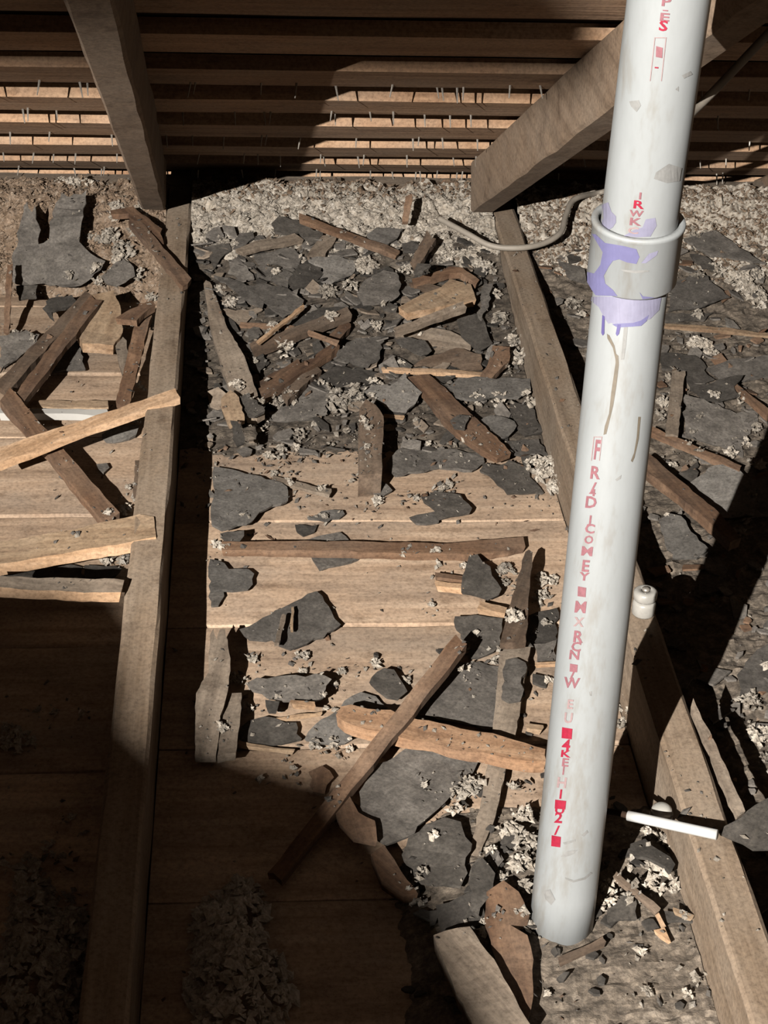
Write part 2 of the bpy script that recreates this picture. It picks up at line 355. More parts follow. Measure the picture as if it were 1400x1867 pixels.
# ------------------------------------------------------------------ debris pieces: traced outline -> flat shard of real size lying on what is below it
PIECES = []
KIND = {'sh': ('shingle_piece', 'shingle piece'), 'st': ('wood_splinter', 'wood strip'), 'bd': ('board_offcut', 'board')}
def plane_hit(px, py, Q, gx, gy):
    d = ray(px, py)             # z = Qz + gx (x-Qx) + gy (y-Qy)
    t = (Q[2] + gx * (CP[0] - Q[0]) + gy * (CP[1] - Q[1]) - CAMH) / (d[2] - gx * d[0] - gy * d[1])
    return CP + d * t
def shard(kind, tile, pts, mat, label, th=None, rough=None, gx=None, gy=None, lift=0., pct=70, z=None, cat=None, name=None, group=None, warp=.0015, parent=None, edge=None):
    rd = random.Random(int(pts[0][0] * 31 + pts[0][1] * 17 + pts[1][0] * 7 + len(pts) + ord(tile)))
    th = th if th is not None else (.0045 if kind == 'sh' else .009)
    rough = rough if rough is not None else (.0035 if kind == 'sh' else .0012)
    pp = [T(tile, p) for p in pts]
    cx = sum(p[0] for p in pp) / len(pp); cy = sum(p[1] for p in pp) / len(pp)
    if z is None:
        q = onz(cx, cy, -.08)
        for _ in range(6): q = onz(cx, cy, zbase(q[0], q[1]))
        if gy is None: gy = (zbase(q[0], q[1] + .04) - zbase(q[0], q[1] - .04)) / .08 + rd.uniform(-.07, .09)
        if gx is None: gx = rd.uniform(-.1, .1)
        zc = q[2]
        for _ in range(3):
            Q = onz(cx, cy, zc)
            W = [plane_hit(*p, Q, gx, gy) for p in pp]
            c = poly_cells([(a[0], a[1]) for a in W])
            if c is None or not c[6].any(): break
            i0, j0, i1, j1, X, Y, ins = c
            rel = HM[i0:i1, j0:j1][ins] - (gx * (X[ins] - Q[0]) + gy * (Y[ins] - Q[1]))
            zc = float(np.percentile(rel, pct)) + th + .0012 + lift
    else:
        zc = z; gx = gx or 0.; gy = gy or 0.
    Q = onz(cx, cy, zc)
    W = [plane_hit(*p, Q, gx, gy) for p in pp]
    c = poly_cells([(a[0], a[1]) for a in W])
    if c is not None and c[6].any():
        i0, j0, i1, j1, X, Y, ins = c
        top = Q[2] + gx * (X - Q[0]) + gy * (Y - Q[1])
        sub = HM[i0:i1, j0:j1]; sub[ins] = np.maximum(sub[ins], np.minimum(top[ins], .05))
    nrm = _u(np.array([-gx, -gy, 1.0]))
    # refined ragged outline
    out = []
    n = len(W)
    for k in range(n):
        a, b = W[k], W[(k + 1) % n]; L = np.linalg.norm(b - a); m = max(1, min(9, int(L / .011)))
        pr = _u(np.cross(nrm, b - a) + 1e-9)
        for s in range(m):
            t = s / m
            j = 0 if s == 0 else rd.uniform(-1, 1) * rough
            out.append(a + (b - a) * t + pr * j)
    cen = sum(out) / len(out)
    V, Fc = [], []
    m = len(out)
    for k, v in enumerate(out):
        V.append(v + nrm * warp * noise.noise(Vector((v[0] * 25, v[1] * 25, cx))) * 2)
    inn = []
    for k, v in enumerate(out):
        g = v + _u(cen - v + 1e-9) * min(.0025, .3 * np.linalg.norm(cen - v)) - nrm * th
        V.append(g)
    ln = max(W, key=lambda v: np.linalg.norm(v - cen)) - cen
    rz = math.atan2(ln[1], ln[0])
    Fc = [tuple(range(m)), tuple(m + k for k in reversed(range(m)))] + [(k, m + k, m + (k + 1) % m, (k + 1) % m) for k in range(m)]
    nm, ct = KIND[kind]
    base = cen - nrm * th
    o = link(name or nm, V, Fc, mat, parent, loc=tuple(base), rotz=rz)
    bm = bmesh.new(); bm.from_mesh(o.data); bmesh.ops.triangulate(bm, faces=[f for f in bm.faces if len(f.verts) > 4]); bm.to_mesh(o.data); bm.free()
    if edge:
        o.data.materials.append(MATS[edge])
        for p in o.data.polygons:
            if abs(p.normal.z) < .75: p.material_index = 1
    if parent is None:
        tag(o, label, cat or ct, group)
        PIECES.append((cx, cy, label, o))
    return o
def strip(tile, a, b, wd, mat, label, th=.008, wd2=None, zs=None, kind='st', **kw):
    """straight or bent strip between two traced ends; zs gives the heights of both ends when it is propped"""
    wd2 = wd if wd2 is None else wd2
    dx, dy = b[0] - a[0], b[1] - a[1]; L = math.hypot(dx, dy); nx, ny = -dy / L, dx / L
    rd = random.Random(int(a[0] * 3 + b[1]))
    j = lambda s: rd.uniform(-.35, .35) * s
    pts = [(a[0] + nx * wd / 2 + j(wd) * dx / L, a[1] + ny * wd / 2 + j(wd) * dy / L), (a[0] + dx * .5 + nx * (wd + wd2) / 4, a[1] + dy * .5 + ny * (wd + wd2) / 4), (b[0] + nx * wd2 / 2 + j(wd2) * dx / L, b[1] + ny * wd2 / 2 + j(wd2) * dy / L),
           (b[0] + j(wd2) * .6 * dx / L, b[1] + j(wd2) * .6 * dy / L), (b[0] - nx * wd2 / 2, b[1] - ny * wd2 / 2), (a[0] + dx * .45 - nx * (wd + wd2) / 4, a[1] + dy * .45 - ny * (wd + wd2) / 4), (a[0] - nx * wd / 2, a[1] - ny * wd / 2), (a[0] + j(wd) * .6 * dx / L, a[1] + j(wd) * .6 * dy / L)]
    if zs is not None:
        A, B = onz(*T(tile, a), zs[0]), onz(*T(tile, b), zs[1]); d = B - A; l2 = d[0] ** 2 + d[1] ** 2
        g = (zs[1] - zs[0]) / l2
        kw.update(z=(zs[0] + zs[1]) / 2, gx=g * d[0], gy=g * d[1])
        # centre of traced outline in z
        pp = [T(tile, p) for p in pts]; cx = sum(p[0] for p in pp) / 8; cy = sum(p[1] for p in pp) / 8
        h = plane_hit(cx, cy, A, kw['gx'], kw['gy']); kw['z'] = h[2]
    return shard(kind, tile, pts, mat, label, th=th, **kw)
def pile_bed(name, x0, x1, y0, y1, mat, label, amp=.006, res=.006, sink=.004, seed=0, shape=None):
    nx, ny = int((x1 - x0) / res), int((y1 - y0) / res); V, Fc = [], []
    for i in range(nx + 1):
        for j in range(ny + 1):
            x, y = x0 + (x1 - x0) * i / nx, y0 + (y1 - y0) * j / ny
            xx = min(max(x, x0 + .004), x1 - .004)
            k = noise.fractal(Vector((x * 38, y * 38, seed)), .9, 2.2, 4)
            k2 = noise.noise(Vector((x * 150, y * 150, seed + 5)))
            V.append((x, y, zbase(xx, y) - sink + amp * k + amp * .45 * k2 + (shape(x, y) if shape else 0)))
    for i in range(nx):
        for j in range(ny):
            a = i * (ny + 1) + j; Fc.append((a, a + ny + 1, a + ny + 2, a + 1))
    o = link(name, V, Fc, mat); tag(o, label, 'debris', kind='stuff'); return o
OCT = [(1, 0, 0), (-1, 0, 0), (0, 1, 0), (0, -1, 0), (0, 0, 1), (0, 0, -1)]
OCF = [(0, 2, 4), (2, 1, 4), (1, 3, 4), (3, 0, 4), (2, 0, 5), (1, 2, 5), (3, 1, 5), (0, 3, 5)]
def crumbs(pts, name, mat, loc=None, smin=.0025, smax=.006, seed=1, flat=.6):
    rd = random.Random(seed); V, Fc = [], []
    for (x, y, z) in pts:
        s = smin + (smax - smin) * rd.random() ** 2; a = rd.uniform(0, 6.28); ca, sa = math.cos(a), math.sin(a); e = rd.uniform(.5, 1.6)
        tx, ty = rd.uniform(-.8, .8), rd.uniform(-.8, .8); b = len(V)
        for (u, v, q) in OCT:
            u2, v2, q2 = u * s * e * rd.uniform(.6, 1.3), v * s * rd.uniform(.6, 1.3), q * s * flat * rd.uniform(.6, 1.3)
            q2 += tx * u2 + ty * v2
            V.append((x + u2 * ca - v2 * sa, y + u2 * sa + v2 * ca, z + q2))
        Fc += [tuple(b + k for k in f) for f in OCF]
    me = bpy.data.meshes.new(name)
    loc = loc or (0, 0, 0)
    me.from_pydata([(a - loc[0], b - loc[1], c - loc[2]) for a, b, c in V], [], Fc); me.update(); me.materials.append(MATS[mat])
    o = bpy.data.objects.new(name, me); COL.objects.link(o); o.location = loc; return o
TUFTS = []
def tuft(tile, x, y, r, mat='insulation', h=.45):
    k = TILE[tile][2] / 1400.0; px, py = T(tile, (x, y)); rp = r * k
    q = onz(px, py, -.05)
    for _ in range(5): q = onz(px, py, min(hm_at(q[0], q[1]), .03))
    R = float(np.linalg.norm(onz(px + rp, py, q[2]) - q))
    seed = int(px * 13 + py * 7); rd = random.Random(seed)
    n = max(12, min(220, int((R / .0036) ** 2 * 1.7)))
    pts = []
    for _ in range(n):
        a = rd.uniform(0, 6.28); d = R * math.sqrt(rd.random()) * (.75 + .45 * noise.noise(Vector((math.cos(a) * 1.5, math.sin(a) * 1.5, seed))) )
        xx, yy = q[0] + d * math.cos(a), q[1] + d * math.sin(a) * 1.25
        hh = h * R * max(0, 1 - (d / R) ** 2) * rd.uniform(.3, 1.1)
        pts.append((xx, yy, min(hm_at(xx, yy), q[2] + .012) + .002 + hh))
    TUFTS.append((px, py, R, crumbs(pts, 'insulation_tuft', mat, loc=tuple(q), smin=.0028, smax=min(.0075, .003 + R * .16), seed=seed, flat=.75)))

def flakes(n, region, name, mat, label, seed, smin, smax, th=.003):
    rd = random.Random(seed); V, Fc = [], []
    for _ in range(n):
        x, y = region(rd)
        s = smin + (smax - smin) * rd.random() ** 2; m = rd.randint(4, 6); a0 = rd.uniform(0, 6.28); st = rd.uniform(.5, 1.)
        tx, ty = rd.gauss(0, .22), rd.gauss(0, .22); ro = rd.uniform(0, 3.14); z = hm_at(x, y) + th + s * (abs(tx) + abs(ty)) * .4; b = len(V)
        ring = []
        for k in range(m):
            an = a0 + 6.28 * (k + rd.uniform(-.3, .3)) / m; u, v = s * math.cos(an) * rd.uniform(.7, 1.2), s * st * math.sin(an) * rd.uniform(.7, 1.2)
            ring.append((x + u * math.cos(ro) - v * math.sin(ro), y + u * math.sin(ro) + v * math.cos(ro)))
        for (u, v) in ring: V.append((u, v, z + tx * (u - x) + ty * (v - y)))
        for (u, v) in ring: V.append((u, v, z + tx * (u - x) + ty * (v - y) - th))
        Fc += [tuple(b + k for k in range(m)), tuple(b + m + k for k in reversed(range(m)))] + [(b + k, b + m + k, b + m + (k + 1) % m, b + (k + 1) % m) for k in range(m)]
    me = bpy.data.meshes.new(name); me.from_pydata(V, [], Fc); me.update(); me.materials.append(MATS[mat])
    o = bpy.data.objects.new(name, me); COL.objects.link(o); tag(o, label, 'debris', kind='stuff'); return o
# ------------------------------------------------------------------ loose beds (uncountable stuff)
pile_bed('rubble_bed', JX[1] + JW / 2 + .001, JX[2] - JW / 2 - .001, 2.30, 3.02, 'grit', 'fine dark rubble and dust under the shingle heap of the middle bay', amp=.005, sink=.003, seed=1,
         shape=lambda x, y: -.012 * max(0, 1 - (y - 2.30) / .12) - .004 * max(0, noise.noise(Vector((x * 11, y * 11, 3)))))
pile_bed('rubble_bed', JX[2] + JW / 2 + .001, JX[3] - JW / 2 - .001, .95, 3.02, 'grit', 'fine dark rubble covering the bay to the right of the pipe', amp=.006, sink=.003, seed=2)
pile_bed('rubble_bed', .10, JX[2] - JW / 2 - .001, .95, 1.62, 'grit', 'brown grit and dust around the foot of the white pipe', amp=.004, sink=.003, seed=3,
         shape=lambda x, y: -.014 * max(0, 1 - (x - .10) / .12) - .02 * max(0, (y - 1.48) / .14))
def ins_shape(yf, seed):
    def f(x, y):
        k = .010 * noise.noise(Vector((x * 13, y * 13, seed))); e = max(0, 1 - (y - yf - .05 * noise.noise(Vector((x * 9, 2, seed))) - .02) / .06)
        if seed == 11: k -= .03 * min(1, max(0, (-.36 - x) / .06)) * min(1, max(0, (3.12 - y) / .06))
        return k - .03 * e * e
    return f
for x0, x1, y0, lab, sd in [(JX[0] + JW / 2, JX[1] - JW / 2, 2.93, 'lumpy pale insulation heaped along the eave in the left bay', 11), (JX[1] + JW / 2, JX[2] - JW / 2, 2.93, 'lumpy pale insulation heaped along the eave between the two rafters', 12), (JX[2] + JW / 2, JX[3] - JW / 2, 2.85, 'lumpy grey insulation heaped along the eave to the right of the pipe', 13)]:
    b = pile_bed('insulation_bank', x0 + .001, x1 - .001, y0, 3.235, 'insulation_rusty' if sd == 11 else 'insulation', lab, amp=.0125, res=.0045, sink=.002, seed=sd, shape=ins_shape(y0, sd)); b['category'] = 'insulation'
    rd = random.Random(sd); pts = []
    for _ in range(5200):
        x, y = rd.uniform(x0 + .006, x1 - .006), rd.uniform(y0 + .02, 3.225)
        k = noise.fractal(Vector((x * 38, y * 38, sd)), .9, 2.2, 4)
        pts.append((x, y, zbase(x, y) - .001 + .0125 * k + ins_shape(y0, sd)(x, y)))
    c = crumbs(pts, 'insulation_crumbs', 'insulation' if sd == 12 else 'insulation_rusty', seed=sd, smin=.002, smax=.0055); tag(c, lab.replace('lumpy', 'loose crumbs on the').replace(' heaped', ''), 'insulation', kind='stuff')

rd = random.Random(77); pts = []
for _ in range(1500):
    x, y = rd.uniform(-.6, .44), 3.235 - abs(rd.gauss(0, .05))
    if abs(x - JX[1]) < .03: continue
    b0 = 12 if x > JX[1] else 11
    pts.append((x, y, zbase(x, y) + .001 + .0125 * noise.fractal(Vector((x * 38, y * 38, b0)), .9, 2.2, 4) + ins_shape(2.93, b0)(x, y)))
tag(crumbs(pts, 'rusty_crumbs', 'insulation_rusty', seed=41, smin=.002, smax=.007), 'rust brown crumbs dusting the insulation right under the roof boards', 'insulation', kind='stuff')
# ------------------------------------------------------------------ small loose flakes in the heaps
def reg_mid(rd): return rd.uniform(JX[1] + .035, JX[2] - .035), 2.36 + .68 * rd.random() ** .8
def reg_right(rd): return rd.uniform(JX[2] + .04, JX[3] - .04), rd.uniform(1.1, 3.0)
def reg_front(rd): return rd.uniform(.15, JX[2] - .04), rd.uniform(1.1, 1.85)
flakes(300, reg_mid, 'shingle_flakes', 'shingle', 'small broken shingle flakes filling the heap of the middle bay', 31, .006, .024)
flakes(200, reg_mid, 'shingle_flakes', 'shingle_dark', 'small blackish shingle flakes filling the heap of the middle bay', 32, .006, .022)
flakes(110, reg_mid, 'wood_flakes', 'grey_wood', 'small wood chips mixed into the heap of the middle bay', 33, .005, .022)
flakes(420, reg_right, 'shingle_flakes', 'shingle', 'small broken shingle flakes covering the bay right of the pipe', 34, .006, .026)
flakes(160, reg_right, 'wood_flakes', 'brown_wood', 'small wood chips lying in the bay right of the pipe', 35, .005, .022)
flakes(130, reg_front, 'shingle_flakes', 'shingle_dark', 'small dark flakes lying around the foot of the pipe', 36, .004, .014)
# ------------------------------------------------------------------ LEFT BAY
W = shard
W('bd', 'E', [(465, 290), (500, 352), (690, 366), (745, 290), (735, 150), (690, 30), (560, 60), (500, 170)], 'tan_wood', 'short tan board with a bright broken front edge in the left bay', th=.02, lift=.012, edge='fresh_wood')
W('sh', 'E', [(0, 310), (160, 270), (240, 300), (230, 360), (130, 420), (60, 470), (0, 530)], 'shingle', 'flat grey shingle at the left edge under the crossed brown sticks')
W('sh', 'D', [(270, 850), (320, 780), (460, 760), (490, 800), (420, 850), (330, 870), (345, 925), (310, 900)], 'shingle_dark', 'small dark shingle just above the crossed brown sticks')
W('sh', 'E', [(300, 530), (395, 345), (460, 320), (520, 510)], 'shingle', 'triangular grey shingle between the crossed sticks and the tan board')
W('sh', 'E', [(620, 900), (720, 850), (850, 850), (830, 910), (740, 945), (640, 950)], 'shingle_pale', 'grey shingle chip under the bright leaning strip beside the left joist')
W('sh', 'J', [(355, 95), (420, 25), (470, 20), (490, 110), (400, 118)], 'shingle', 'grey triangular chip left of the slanting brown stick')
W('sh', 'E', [(585, 1085), (650, 1080), (665, 1110), (630, 1142)], 'shingle', 'tiny grey chip right of the slanting brown stick')
W('sh', 'J', [(0, 690), (120, 660), (380, 620), (500, 640), (512, 712), (300, 712)], 'shingle_dark', 'dark shingle tucked under the thick leaning board')
W('sh', 'J', [(512, 632), (700, 640), (740, 660), (660, 717), (520, 717)], 'shingle_dark', 'dark shingle beside the left joist between the two boards')
W('sh', 'J', [(730, 550), (800, 530), (800, 600), (760, 592)], 'shingle', 'small grey chip where the thick leaning board meets the joist')
W('sh', 'D', [(650, 640), (780, 520), (830, 560), (862, 640), (800, 680), (740, 707), (670, 690)], 'shingle', 'grey chip at the foot of the left insulation heap')
W('sh', 'D', [(100, 700), (240, 700), (235, 780), (120, 792)], 'shingle_dark', 'dark chip below the torn roofing sheet')
W('sh', 'D', [(55, 650), (130, 300), (175, 180), (205, 240), (225, 198), (242, 300), (236, 432), (312, 400), (332, 230), (392, 110), (440, 130), (552, 90), (505, 420), (545, 470), (672, 540), (640, 600), (480, 712), (240, 690), (100, 692)], 'shingle', 'large torn roofing sheet with forked prongs leaning at the left eave', gy=.55, gx=-.05, pct=45, lift=.012, warp=.006, th=.004)
strip('E', (0, 765), (650, 768), 34, 'white_paint', 'white painted strip of wood lying across the left bay', th=.012, lift=.004)
strip('E', (190, 722), (655, 722), 44, 'tan_wood', 'narrow tan board directly behind the white painted strip', th=.012)
strip('E', (0, 620), (545, 62), 72, 'old_wood', 'upper of two crossed dark brown sticks at the left edge', th=.012, zs=(-.055, -.05))
strip('E', (112, 690), (580, 78), 74, 'brown_wood', 'lower of two crossed dark brown sticks at the left edge', th=.012, zs=(-.055, -.035))
strip('E', (22, 650), (690, 1420), 100, 'brown_wood', 'slanting brown stick crossing under the bright strip to the thick board', th=.014, zs=(-.05, -.062))
strip('E', (892, 120), (742, 725), 82, 'brown_wood', 'upright stem of the brown T shaped sticks beside the left joist', th=.012, zs=(-.035, -.06))
W('st', 'E', [(700, 200), (760, 160), (925, 95), (945, 120), (880, 165), (830, 215)], 'brown_wood', 'wedge shaped top of the brown T shaped sticks', z=-.022, th=.012, gx=.05)
W('st', 'E', [(700, 365), (735, 298), (770, 340), (782, 450), (745, 545), (722, 470)], 'grey_wood', 'short rounded stick leaning beside the T shaped sticks', lift=.01, th=.012)
W('st', 'J', [(820, 0), (860, 0), (838, 200), (808, 205)], 'old_wood', 'thin brown slat standing against the left joist', lift=.03)
strip('E', (-60, 1045), (1075, 655), 84, 'fresh_wood', 'bright orange strip leaning onto the left joist', th=.012, wd2=52, zs=(-.045, .013))
W('bd', 'J', [(-160, 520), (0, 492), (300, 440), (560, 385), (760, 345), (850, 330), (935, 342), (948, 462), (760, 500), (500, 545), (250, 590), (0, 632), (-160, 660)], 'tan_wood', 'thick tan board with a pale broken edge leaning onto the left joist', th=.017, z=-.012, gx=.14, gy=.0, rough=.0015, edge='fresh_wood')
W('bd', 'J', [(-160, 700), (0, 702), (400, 715), (755, 726), (735, 800), (400, 795), (0, 770), (-160, 760)], 'grey_wood', 'flat board with a bright lower edge ending against the left joist', th=.016, lift=.015, rough=.001, edge='fresh_wood')
W('st', 'D', [(702, 220), (850, 197), (885, 228), (1035, 342), (1022, 372), (1045, 432), (1000, 432), (905, 345), (830, 285), (820, 240), (710, 245)], 'brown_wood', 'forked brown splinter lying on the left insulation heap', z=.018, gy=.1, th=.01)
strip('D', (835, 270), (1195, 680), 70, 'brown_wood', 'brown stick running from the forked splinter onto the left joist', th=.011, zs=(.02, .012))
strip('D', (62, 560), (40, 1000), 36, 'brown_wood', 'narrow brown stick hanging down from the torn roofing sheet', th=.01, zs=(-.01, -.07))

# ------------------------------------------------------------------ MIDDLE BAY, low flat pieces
W('sh', 'N', [(400, 600), (520, 470), (640, 360), (780, 350), (900, 380), (900, 560), (862, 765), (640, 720), (420, 672)], 'shingle', 'broad gritty slab behind the orange board near the pipe', th=.004, rough=.005)
W('sh', 'H', [(560, 790), (720, 700), (850, 560), (960, 540), (1100, 610), (1000, 680), (990, 760), (840, 800), (700, 810)], 'shingle', 'mottled grey slab on the front edge of the shingle heap', th=.004, rough=.006)
W('sh', 'I', [(960, 560), (1100, 600), (1165, 760), (1060, 782), (1000, 720)], 'shingle_dark', 'dark slab close to the right joist below the rounded grey shingle')
W('sh', 'I', [(930, 810), (1140, 800), (1200, 900), (1070, 970), (1030, 900), (950, 880)], 'shingle', 'mottled dark slab against the right joist')
W('sh', 'I', [(220, 940), (300, 860), (500, 868), (640, 868), (700, 884), (790, 870), (812, 940), (740, 992), (600, 980), (480, 982), (260, 1022)], 'shingle', 'long flat dark shingle right of the standing brown block')
W('sh', 'I', [(780, 990), (800, 940), (900, 960), (960, 930), (1060, 970), (1120, 1060), (1172, 1132), (950, 1132), (860, 1040)], 'shingle_dark', 'dark pointed shingle in front of the right joist')
W('sh', 'K', [(100, 530), (118, 120), (250, 140), (400, 180), (540, 220), (635, 270), (642, 362), (540, 392), (440, 440), (390, 502), (240, 550), (170, 567)], 'shingle_pale', 'big smooth grey shingle poking out from beside the left joist', lift=.006)
strip('K', (532, 200), (945, 302), 30, 'grey_wood', 'thin curved splinter next to the big smooth grey shingle', th=.006, wd2=44)
W('sh', 'K', [(775, 482), (880, 436), (1030, 430), (1045, 456), (920, 507)], 'shingle_pale', 'small grey sliver above the long batten')
W('sh', 'K', [(690, 532), (852, 526), (830, 582), (750, 607), (700, 576)], 'shingle_dark', 'small dark chip above the middle of the long batten')
W('sh', 'K', [(755, 648), (920, 596), (1010, 580), (1082, 650)], 'shingle', 'grey triangle half hidden behind the long batten')
W('sh', 'K', [(800, 740), (1182, 740), (1100, 790), (860, 847)], 'shingle', 'grey wedge just in front of the long batten')
W('sh', 'K', [(160, 592), (330, 570), (300, 645), (190, 648)], 'shingle', 'small grey chip behind the left end of the long batten')
W('sh', 'K', [(90, 770), (190, 800), (222, 852), (360, 852), (402, 885), (392, 952), (360, 987), (250, 1000), (88, 1002)], 'shingle_pale', 'rounded grey shingle below the left end of the long batten', lift=.004)
W('sh', 'K', [(90, 1005), (185, 1010), (190, 1042), (150, 1102), (95, 1105)], 'shingle', 'small grey stub beside the left joist under the rounded shingle')
W('sh', 'L', [(340, 250), (400, 220), (560, 230), (620, 240), (702, 340), (690, 367), (540, 392), (460, 412), (440, 352), (390, 310)], 'shingle_dark', 'dark angular shingle behind the long batten', lift=.004)
W('sh', 'L', [(255, 402), (440, 360), (466, 432), (380, 447), (300, 442)], 'shingle', 'small grey shingle touching the dark angular one')
W('sh', 'I', [(80, 1122), (180, 1050), (252, 1112), (200, 1142)], 'shingle', 'little grey diamond below the standing brown block')
W('bd', 'X', [(404, 986), (520, 987), (680, 988), (820, 990), (900, 984), (954, 979), (958, 996), (900, 1008), (850, 1011), (700, 1008), (560, 1004), (404, 1001)], 'brown_wood', 'long brown batten lying across the middle bay', th=.012, lift=.002)
W('sh', 'L', [(625, 935), (660, 740), (680, 680), (740, 665), (832, 750), (842, 812), (912, 910), (890, 952), (820, 982)], 'shingle_dark', 'dark upright shingle below the right end of the long batten', lift=.01, gy=.08)
strip('L', (438, 868), (640, 890), 34, 'fresh_wood', 'bright peg left of the dark upright shingle', th=.01)
strip('L', (440, 806), (655, 832), 34, 'brown_wood', 'dull brown peg behind the bright peg', th=.01)
strip('L', (748, 1018), (945, 1066), 52, 'fresh_wood', 'bright peg in front of the dark upright shingle', th=.01, lift=.006)
W('sh', 'N', [(630, 82), (760, 70), (830, 82), (922, 92), (912, 240), (870, 292), (770, 332), (720, 332), (728, 240), (665, 212)], 'shingle_dark', 'dark shingle at the tip of the long diagonal stick', lift=.005)
W('sh', 'N', [(1078, 72), (1250, 30), (1260, 230), (1075, 236)], 'shingle_dark', 'upper dark slab between the leaning lath and the pipe')
W('sh', 'N', [(1108, 242), (1250, 220), (1240, 340), (1130, 347)], 'shingle', 'lower dark slab between the leaning lath and the pipe', lift=.006)
strip('N', (1116, 366), (1250, 358), 18, 'fresh_wood', 'short bright splinter between the leaning lath and the pipe', th=.005)
strip('N', (1060, 740), (1165, 756), 34, 'tan_wood', 'tan peg between the orange board and the pipe', th=.008)
W('sh', 'M', [(296, 182), (520, 80), (640, 10), (740, -40), (845, -92), (900, -10), (950, 62), (1016, 157), (900, 240), (830, 252), (660, 327), (520, 250), (480, 262), (360, 250)], 'shingle', 'lone angular grey shingle on the bare planks with two twigs on it', lift=.006)
strip('M', (612, 85), (562, 282), 32, 'grey_wood', 'left twig lying on the lone angular shingle', th=.006, lift=.006)
strip('M', (672, 18), (668, 192), 18, 'tan_wood', 'right pale twig lying on the lone angular shingle', th=.005, lift=.004)
W('sh', 'M', [(345, 572), (420, 520), (700, 510), (900, 514), (952, 540), (912, 582), (900, 662), (830, 697), (600, 692), (480, 662)], 'shingle', 'oblong grey shingle below the lone angular one', lift=.012, gy=.06)
W('sh', 'M', [(480, 680), (582, 690), (562, 772), (500, 772)], 'shingle_dark', 'small dark chip under the oblong grey shingle')
W('sh', 'M', [(758, 962), (830, 862), (980, 760), (1050, 832), (1172, 912), (1050, 992), (880, 992)], 'shingle_pale', 'grey mottled shingle at the left tip of the orange board')
strip('M', (660, 705), (830, 716), 34, 'fresh_wood', 'short bright peg under the oblong grey shingle', th=.007)
strip('M', (292, 986), (690, 1042), 24, 'tan_wood', 'long pale splinter near the left joist at the edge of the shade', th=.006, wd2=14)
strip('M', (520, 822), (885, 772), 22, 'tan_wood', 'thin tan splinter left of the mottled shingle', th=.005, wd2=12)
W('sh', 'M', [(360, 830), (480, 800), (700, 840), (740, 960), (520, 1000), (300, 970)], 'shingle_dark', 'dull dark slab by the long pale splinter', rough=.006)
W('st', 'M', [(88, 232), (112, 180), (138, 262), (160, 182), (196, 180), (216, 300), (232, 432), (222, 560), (200, 680), (160, 800), (150, 960), (130, 1082), (-20, 1082), (-10, 640), (78, 480)], 'grey_wood', 'split grey board standing along the left joist with a ragged top', z=-.062, gy=.06, th=.012)
W('st', 'M', [(205, 692), (240, 640), (312, 632), (302, 830), (272, 1060), (140, 1082), (160, 830)], 'grey_wood', 'second split grey board right of the ragged one', th=.012, lift=.012)
W('sh', 'N', [(110, 480), (200, 390), (262, 400), (300, 460), (342, 540), (290, 582), (220, 572), (150, 522)], 'shingle_dark', 'crumpled dark shingle behind the long diagonal stick', lift=.008)
W('sh', 'N', [(-40, 590), (60, 540), (150, 560), (225, 632), (100, 640), (-60, 625)], 'shingle_pale', 'flat grey chip behind the left tip of the orange board')
W('sh', 'U', [(650, 290), (680, 180), (725, 100), (870, 10), (1190, 28), (1182, 80), (1100, 190), (1040, 250), (950, 330), (870, 400), (780, 432), (700, 352)], 'shingle', 'large smooth slab in front of the orange board', th=.005, lift=.004)
W('sh', 'U', [(850, 480), (880, 400), (1040, 310), (1110, 330), (1160, 430), (1112, 620), (990, 612), (930, 602)], 'shingle_dark', 'dark slab left of the lower leaning lath', lift=.004)
W('sh', 'U', [(1000, 700), (1160, 640), (1222, 670), (1222, 780), (1150, 792), (1030, 822)], 'shingle_dark', 'dark slab behind the wide foreground board', lift=.004)
W('sh', 'U', [(1145, 572), (1190, 490), (1252, 560), (1222, 642)], 'shingle_dark', 'dark chip at the foot of the lower leaning lath', lift=.01)
W('bd', 'U', [(540, 262), (620, 220), (660, 290), (732, 332), (742, 420), (640, 402), (570, 332)], 'brown_wood', 'broken brown board end in the shade left of the smooth slab')
W('sh', 'U', [(440, 112), (500, 85), (552, 142), (510, 212), (460, 200)], 'brown_wood', 'reddish chip left of the long diagonal stick', name='wood_chip', cat='wood chip')
W('sh', 'U', [(620, 195), (687, 195), (667, 267), (630, 242)], 'fresh_wood', 'square orange chip touching the smooth slab', name='wood_chip', cat='wood chip', lift=.006)
W('bd', 'U', [(715, 475), (772, 440), (922, 652), (862, 655), (760, 592)], 'brown_wood', 'brown board edge emerging from the shade behind the dark slab', th=.014)
W('bd', 'U', [(990, 832), (1150, 794), (1280, 980), (1420, 1230), (1190, 1290), (1080, 1060)], 'grey_wood', 'wide grey brown board in the foreground left of the pipe foot', th=.02, lift=.01)
W('bd', 'S', [(70, 482), (150, 430), (222, 482), (272, 592), (182, 642), (262, 692), (292, 800), (290, 980), (262, 1092), (130, 880), (88, 700), (60, 602)], 'brown_wood', 'curved rusty brown board beside the pipe foot', th=.012, lift=.004)
W('sh', 'S', [(-10, 560), (0, 360), (50, 320), (112, 390), (102, 440), (70, 522), (30, 602)], 'shingle_dark', 'dark chip between the leaning lath and the rusty board')
W('sh', 'S', [(60, 312), (110, 270), (152, 332), (110, 380)], 'shingle', 'small grey chip beside the insulation at the pipe')
